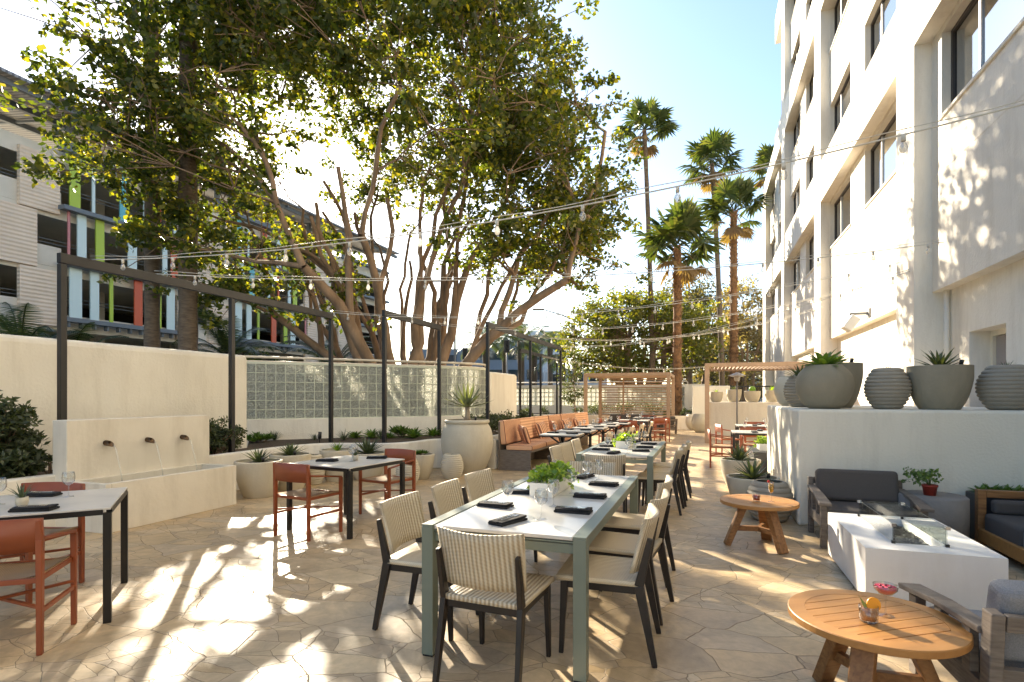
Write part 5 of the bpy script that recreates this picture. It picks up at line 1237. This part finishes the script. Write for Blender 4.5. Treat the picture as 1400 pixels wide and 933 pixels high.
def trough(x, y, z, w, d, h, rz, label, seed, sz=.16, n=6):
    t = thing('plant_trough', label, 'planter', (x, y, z), rz, 'white troughs of green plants'); 
    b = MB(); b.box(-w / 2, w / 2, -d / 2, -d / 2 + .012, 0, h).box(-w / 2, w / 2, d / 2 - .012, d / 2, 0, h).box(-w / 2, -w / 2 + .012, -d / 2 + .012, d / 2 - .012, 0, h).box(w / 2 - .012, w / 2, -d / 2 + .012, d / 2 - .012, 0, h).box(-w / 2 + .012, w / 2 - .012, -d / 2 + .012, d / 2 - .012, 0, h * .8)
    b.build('box', M_wplant, t); rng = random.Random(seed); f, st = MB(), MB()
    for i in range(n * 9):
        x0, y0 = rng.uniform(-w / 2, w / 2) * .9, rng.uniform(-d / 2, d / 2) * .9; dx, dy = rng.gauss(0, .03), rng.gauss(0, .03); zz = h + rng.uniform(-.01, .75) * sz * .7
        st.tube([(x0, y0, h * .7), (x0 + dx, y0 + dy, zz)], .003, 4); clump_leaves(f, Vector((x0 + dx, y0 + dy, zz)), .03, 9, .042, rng, .6, up=.1, asp=.75)
    for s in (-1, 1):
        for k in range(3):
            y0 = rng.uniform(-d / 2, d / 2) * .9; P = [(s * w / 2 * .8, y0, h), (s * (w / 2 + .03), y0, h + .01), (s * (w / 2 + .045), y0 + .02, h * .5)]; st.tube(P, .002, 4)
            for q in P[1:]: clump_leaves(f, Vector(q), .02, 4, .04, rng, .6)
    st.build('stems', L_succ, t); f.build('foliage', L_lime, t); return t
trough(-1.12, 4.12, .749, .17, .62, .10, R(0), 'white trough of bright green leaves on the front long table', 180, .17, 8)
trough(-1.10, 8.05, .749, .17, .55, .10, R(0), 'white trough of green leaves on the second long table', 181, .14, 7)
trough(1.02, 11.0, .51, .20, .6, .12, R(0), 'white trough of green plants on the dark console', 182, .17, 7)

# ================================================================== TABLEWARE
def make_glass(label):
    t = thing('wine_glass', label, 'glass', (0, 0, 0), 0, 'stemmed wine glasses'); 
    MB().lathe([(.0345, 0), (.032, .002), (.010, .006), (.004, .012), (.0036, .075), (.008, .082)], 20).build('stem', G_wine, t)
    MB().lathe([(.006, .082), (.024, .092), (.037, .112), (.0405, .135), (.038, .16), (.033, .178), (.0322, .178), (.0372, .16), (.0395, .135), (.036, .113), (.023, .094), (.002, .086)], 24).build('bowl', G_wine, t); return t
wg = make_glass('wine glass at the near end of the front long table beside the folded napkin')
def make_napkin(label):
    t = thing('folded_napkin', label, 'napkin', (0, 0, 0), 0, 'black folded napkins with cutlery')
    b = MB(); b.box(-.115, .115, -.055, .055, 0, .014); o = b.build('cloth', M_napkin, t, .004); 
    b = MB().at(0, 0, 0, 0, R(0), R(-2)); b.box(-.108, .114, -.05, .047, .0142, .0265); b.at(.0, .02, .0, R(4)); b.box(-.12, .07, -.03, .03, .0142, .024); b.build('fold', M_napkin, t, .004)
    b = MB(); b.bar((-.085, .01, .030), (.02, .014, .030), .008, .002, side=(0, 1, 0)); b.bar((.02, .014, .030), (.085, .016, .031), .018, .0025, .006, .002, side=(0, 1, 0)); b.build('knife', M_silver, t)
    b = MB(); b.bar((-.08, -.016, .0295), (.03, -.012, .030), .006, .002, side=(0, 1, 0)); b.bar((.03, -.012, .0302), (.08, -.010, .032), .02, .002, .018, .002, side=(0, 1, 0)); b.build('fork', M_silver, t); return t
nk = make_napkin('black folded napkin with cutlery at the near end of the front long table')
first = {'g': True, 'n': True}
def glass(x, y, z, label, g='stemmed wine glasses'):
    if first['g']: first['g'] = False; wg.location = (x, y, z); wg['label'] = label; return wg
    return copy_tree(wg, (x, y, z), random.random(), label, g)
def napkin(x, y, z, deg, label, g='black folded napkins with cutlery', s=1):
    deg += random.uniform(-7, 7)
    if first['n']: first['n'] = False; nk.location = (x, y, z); nk.rotation_euler.z = R(deg); nk['label'] = label; return nk
    return copy_tree(nk, (x, y, z), R(deg), label, g, scale=s)
random.seed(4)
T = .7485
for ti, (cx, y0, tn) in enumerate(((-1.05, 2.78, 'front long table'), (-1.07, 6.82, 'second long table'))):
    napkin(cx - .03, y0 + .22, T, 72, 'black folded napkin with cutlery at the near end of the ' + tn)
    glass(cx + .13, y0 + .36, T, 'wine glass at the near end of the ' + tn)
    for i, yy in enumerate((.62, 1.15, 1.72)):
        o = ['first', 'middle', 'last'][i]
        napkin(cx + .265, y0 + yy, T, 4 - 5 * i, o + ' black folded napkin on the walkway side of the ' + tn)
        glass(cx + .10, y0 + yy + .13, T, o + ' wine glass on the walkway side of the ' + tn)
        napkin(cx - .265, y0 + yy, T, -3 + 4 * i, o + ' black folded napkin on the garden side of the ' + tn)
        glass(cx - .17, y0 + yy - .02 if i == 0 else y0 + yy + .12, T, o + ' wine glass on the garden side of the ' + tn)
    napkin(cx + .02, y0 + 2.10, T, 80, 'black folded napkin with cutlery at the far end of the ' + tn)
    glass(cx + .17, y0 + 2.02, T, 'wine glass at the far end of the ' + tn)
napkin(-4.02, 2.28, .756, 35, 'black folded napkin in front of the red chair back on the near square table')
napkin(-4.55, 2.62, .756, 200, 'black folded napkin on the fountain side of the near square table')
glass(-4.33, 2.67, .756, 'wine glass beside the far napkin on the near square table')
glass(-4.45, 2.32, .756, 'wine glass behind the tiny potted tuft on the near square table')
pp = thing('potted_plant', 'tiny air plant tuft in a clay cup on the near square table', 'plant', (-4.25, 2.34, .756))
MB().lathe([(.001, 0), (.028, 0), (.036, .03), (.034, .06), (.028, .058), (.001, .05)], 20).build('pot', M_pot, pp); rosette(pp, 0, 0, .055, 16, .11, .012, L_agave, 190, (.5, 1.45), .2)
napkin(-4.05, 5.18, .741, 10, 'black folded napkin on the near side of the middle square table')
napkin(-3.68, 5.62, .741, 15, 'black folded napkin on the far side of the middle square table')
glass(-3.86, 5.42, .741, 'wine glass in the centre of the middle square table')
glass(-3.76, 5.24, .741, 'wine glass before the tiny plant on the middle square table')
pp = thing('potted_plant', 'tiny air plant tuft in a clay cup on the middle square table', 'plant', (-3.80, 5.36, .741))
MB().lathe([(.001, 0), (.028, 0), (.036, .03), (.034, .06), (.028, .058), (.001, .05)], 20).build('pot', M_pot, pp); rosette(pp, 0, 0, .055, 16, .09, .012, L_agave, 191, (.5, 1.45), .2)
N5 = ['first', 'second', 'third', 'fourth', 'fifth']
for i, (x, y) in enumerate(cafe):
    napkin(x + .2, y, .756, 5, 'black folded napkin on the chair side of the ' + N5[i] + ' banquette table')
    napkin(x - .2, y + .05, .756, 0, 'black folded napkin on the bench side of the ' + N5[i] + ' banquette table')
    glass(x + .04, y + .16, .756, 'wine glass on the chair side of the ' + N5[i] + ' banquette table')
    glass(x - .12, y - .12, .756, 'wine glass on the bench side of the ' + N5[i] + ' banquette table')
for (x, y, tn) in ((-2.05, 17.0, 'table in front of the slatted pergola'), (-1.85, 19.3, 'farther table before the pergola'), (.98, 12.25, 'table behind the dark console'), (1.2, 15.0, 'table beside the cream planter wall')):
    for k, (dx, dy) in enumerate(((-.2, .1), (.2, .0))): glass(x + dx, y + dy, .756, ['garden side', 'hotel side'][k] + ' wine glass on the ' + tn)
    napkin(x - .05, y - .28, .756, 90, 'black folded napkin on the near side of the ' + tn); napkin(x + .1, y + .27, .756, 90, 'black folded napkin on the far side of the ' + tn)
# ---- cocktails
def tumbler(x, y, z, label, drink, r=.038, h=.075, slice_=True):
    t = thing('cocktail_tumbler', label, 'drink', (x, y, z))
    MB().lathe([(.001, 0), (r * .85, 0), (r, .012), (r * 1.03, h), (r * .98, h), (r * .94, .014), (.001, .010)], 28).build('glass', G_wine, t)
    MB().lathe([(.001, .0115), (r * .90, .0135), (r * .95, h * .78), (.001, h * .78)], 28).build('drink', drink, t)
    if slice_:
        b = MB(); n = 22; b.at(.022, .01, h + .002, R(20), R(78)); b.prism([(.032 * math.cos(2 * PI * k / n), .032 * math.sin(2 * PI * k / n)) for k in range(n)], -.003, .003); b.at(); b.build('orange_slice', M_orange, t)
        b = MB(); b.add([(-.005, .0, h * .3), (-.045, -.008, h + .055), (-.033, .004, h + .03), (.03, .012, h * .5)], [(0, 1, 2), (0, 2, 3)]); b.build('leaf_garnish', L_agave, t)
    return t
tumbler(.705, 2.905, .45, 'peach coloured cocktail with an orange slice and a leaf on the near teak table', M_peach)
tumbler(.475, 5.88, .45, 'short glass of bright red drink on the farther teak table', M_red_drink, .036, .07, False)
t = thing('coupe_glass', 'pink cocktail in a stemmed coupe glass on the near teak table', 'drink', (.80, 3.015, .45))
MB().lathe([(.036, 0), (.034, .002), (.008, .006), (.0035, .012), (.0035, .085), (.007, .092)], 24).build('stem', G_wine, t)
MB().lathe([(.004, .092), (.028, .102), (.047, .122), (.052, .145), (.051, .145), (.046, .1235), (.027, .104), (.001, .096)], 28).build('bowl', G_wine, t)
MB().lathe([(.001, .0965), (.0265, .1045), (.0445, .1235), (.0485, .134), (.001, .134)], 28).build('drink', M_pinkd, t)
b = MB()
for k in range(5): a = k * 1.3; b.lathe([(.001, 0), (.006, .002), (.006, .006), (.001, .008)], 8, .02 * math.cos(a), .02 * math.sin(a), .133)
b.build('berry_garnish', mat('dark_berry', (.16, .01, .03), .3), t)
t = thing('champagne_flute', 'orange juice flute with a berry on its rim on the farther teak table', 'drink', (.61, 5.90, .45))
MB().lathe([(.03, 0), (.028, .002), (.007, .006), (.0035, .012), (.0035, .07), (.006, .078)], 20).build('stem', G_wine, t)
MB().lathe([(.004, .078), (.018, .095), (.026, .13), (.026, .19), (.0252, .19), (.0252, .13), (.0172, .096), (.001, .084)], 24).build('bowl', G_wine, t)
MB().lathe([(.001, .0845), (.0168, .0965), (.0248, .13), (.0248, .172), (.001, .172)], 24).build('drink', M_yel, t)
MB().lathe([(.001, 0), (.012, .004), (.014, .016), (.007, .026), (.001, .028)], 12, -.024, 0, .182).build('berry', M_red_drink, t)

# ================================================================== STRING LIGHTS, STREET LAMPS, SIGNALS
def string(a, b, sag, n, label, br=.032, off=.3):
    t = thing('string_lights', label, 'string lights', tuple(a), 0, 'festoon strings over the patio'); a, b = Vector(a), Vector(b); P = []
    for i in range(41):
        s = i / 40; P.append(tuple((b - a) * s + Vector((0, 0, -4 * sag * s * (1 - s)))))
    MB().tube(P, .0065, 6).tube([(p[0], p[1], p[2] + .035 + .01 * math.sin(i)) for i, p in enumerate(P)], .004, 5).build('cable', M_cable, t)
    for i in range(n):
        s = (i + off) / n; p = (b - a) * s + Vector((0, 0, -4 * sag * s * (1 - s)))
        so_ = MB().tube([tuple(p), tuple(p + Vector((0, 0, -.05)))], .016, 8).build('socket', M_cable, t)
        k = .85 * br / .032; MB().lathe([(.012 * k, -.05), (.018 * k, -.065), (.031 * k, -.085), (.033 * k, -.105), (.024 * k, -.128), (.001, -.14)], 14, p.x, p.y, p.z).build('bulb', G_bulb, so_)
    return t
def pt(px, py, z): x, y = at_depth(px, z); return (x, y, hgt(py, z))
string((3.28, 4.9, hgt(60, zdep(3.28, 4.9)) if zdep(3.28, 4.9) > 0 else 4.2), (-7.3, 4.75, 3.2), .35, 13, 'highest bulb string, crossing from the hotel to the first steel post')
string((3.28, 9.6, 3.72), (-7.3, 5.6, 3.2), .28, 14, 'bulb string from the near hotel pier to the first steel frame beam')
string((3.28, 11.4, 3.85), (-7.3, 9.3, 3.2), .45, 16, 'bulb string from the hotel pier to the end of the long steel frame')
string((3.28, 14.0, 3.9), (-6.05, 11.9, 3.2), .45, 14, 'bulb string from the hotel to the short steel frame')
string((3.28, 18.3, 4.1), (-4.75, 15.1, 3.2), .45, 10, 'bulb string from the hotel to the middle post of the banquette frame')
string((1.0, 26.3, 2.9), (-6.3, 21.4, 3.1), .35, 9, 'farthest bulb string hanging above the slatted pergola')
string((3.28, 11.0, 3.6), (-4.75, 18.6, 3.2), .4, 12, 'diagonal bulb string from the near hotel pier to the last banquette frame post')
def lamp_post(px, z, ytop, armpx, label, seed=0):
    x, y = at_depth(px, z); h = hgt(ytop, z); t = thing('street_lamp', label, 'street lamp', (x, y, 0)); MB().tube([(0, 0, 0), (0, 0, h)], [.11, .07], 10).build('pole', M_galv, t)
    ax, ay = at_depth(armpx, z); e = Vector((ax - x, ay - y, .9)); MB().tube([(0, 0, h - .1), tuple(e * .4 + Vector((0, 0, h - .1))), tuple(e + Vector((0, 0, h - .25)))], [.05, .045, .035], 8).build('arm', M_galv, t)
    b = MB().at(e.x, e.y, e.z + h - .25, math.atan2(e.y, e.x)); b.box(-.1, .7, -.13, .13, -.08, .05); b.build('lamp_head', M_galv, t, .03); return t
lamp_post(785, 38, 436, 742, 'grey street lamp with a long arm beyond the far end of the patio')
lamp_post(622, 45, 395, 600, 'grey street lamp pole seen between the big tree limbs')
def signal(px, z, py, label):
    x, y = at_depth(px, z); h = hgt(py, z); t = thing('traffic_signal', label, 'traffic light', (x, y, 0), YAW, 'traffic signals on the street'); MB().tube([(0, 0, 0), (0, 0, h + .3)], .07, 8).build('pole', M_galv, t)
    MB().box(-.25, .25, -.2, .1, h - .55, h + .55).build('housing', M_lamp, t, .03)
    for k in range(3): MB().at(0, -.2, h + .33 - .33 * k, 0, R(90)).lathe([(.12, 0), (.13, .12), (.115, .12), (.115, .02), (.001, .02)], 14).build('lens_hood', M_lamp, t)
    return t
signal(693, 48, 474, 'black traffic signal above the short cream wall'); signal(636, 52, 484, 'black traffic signal between the big tree and the wall'); signal(791, 40, 503, 'black traffic signal next to the far street lamp')
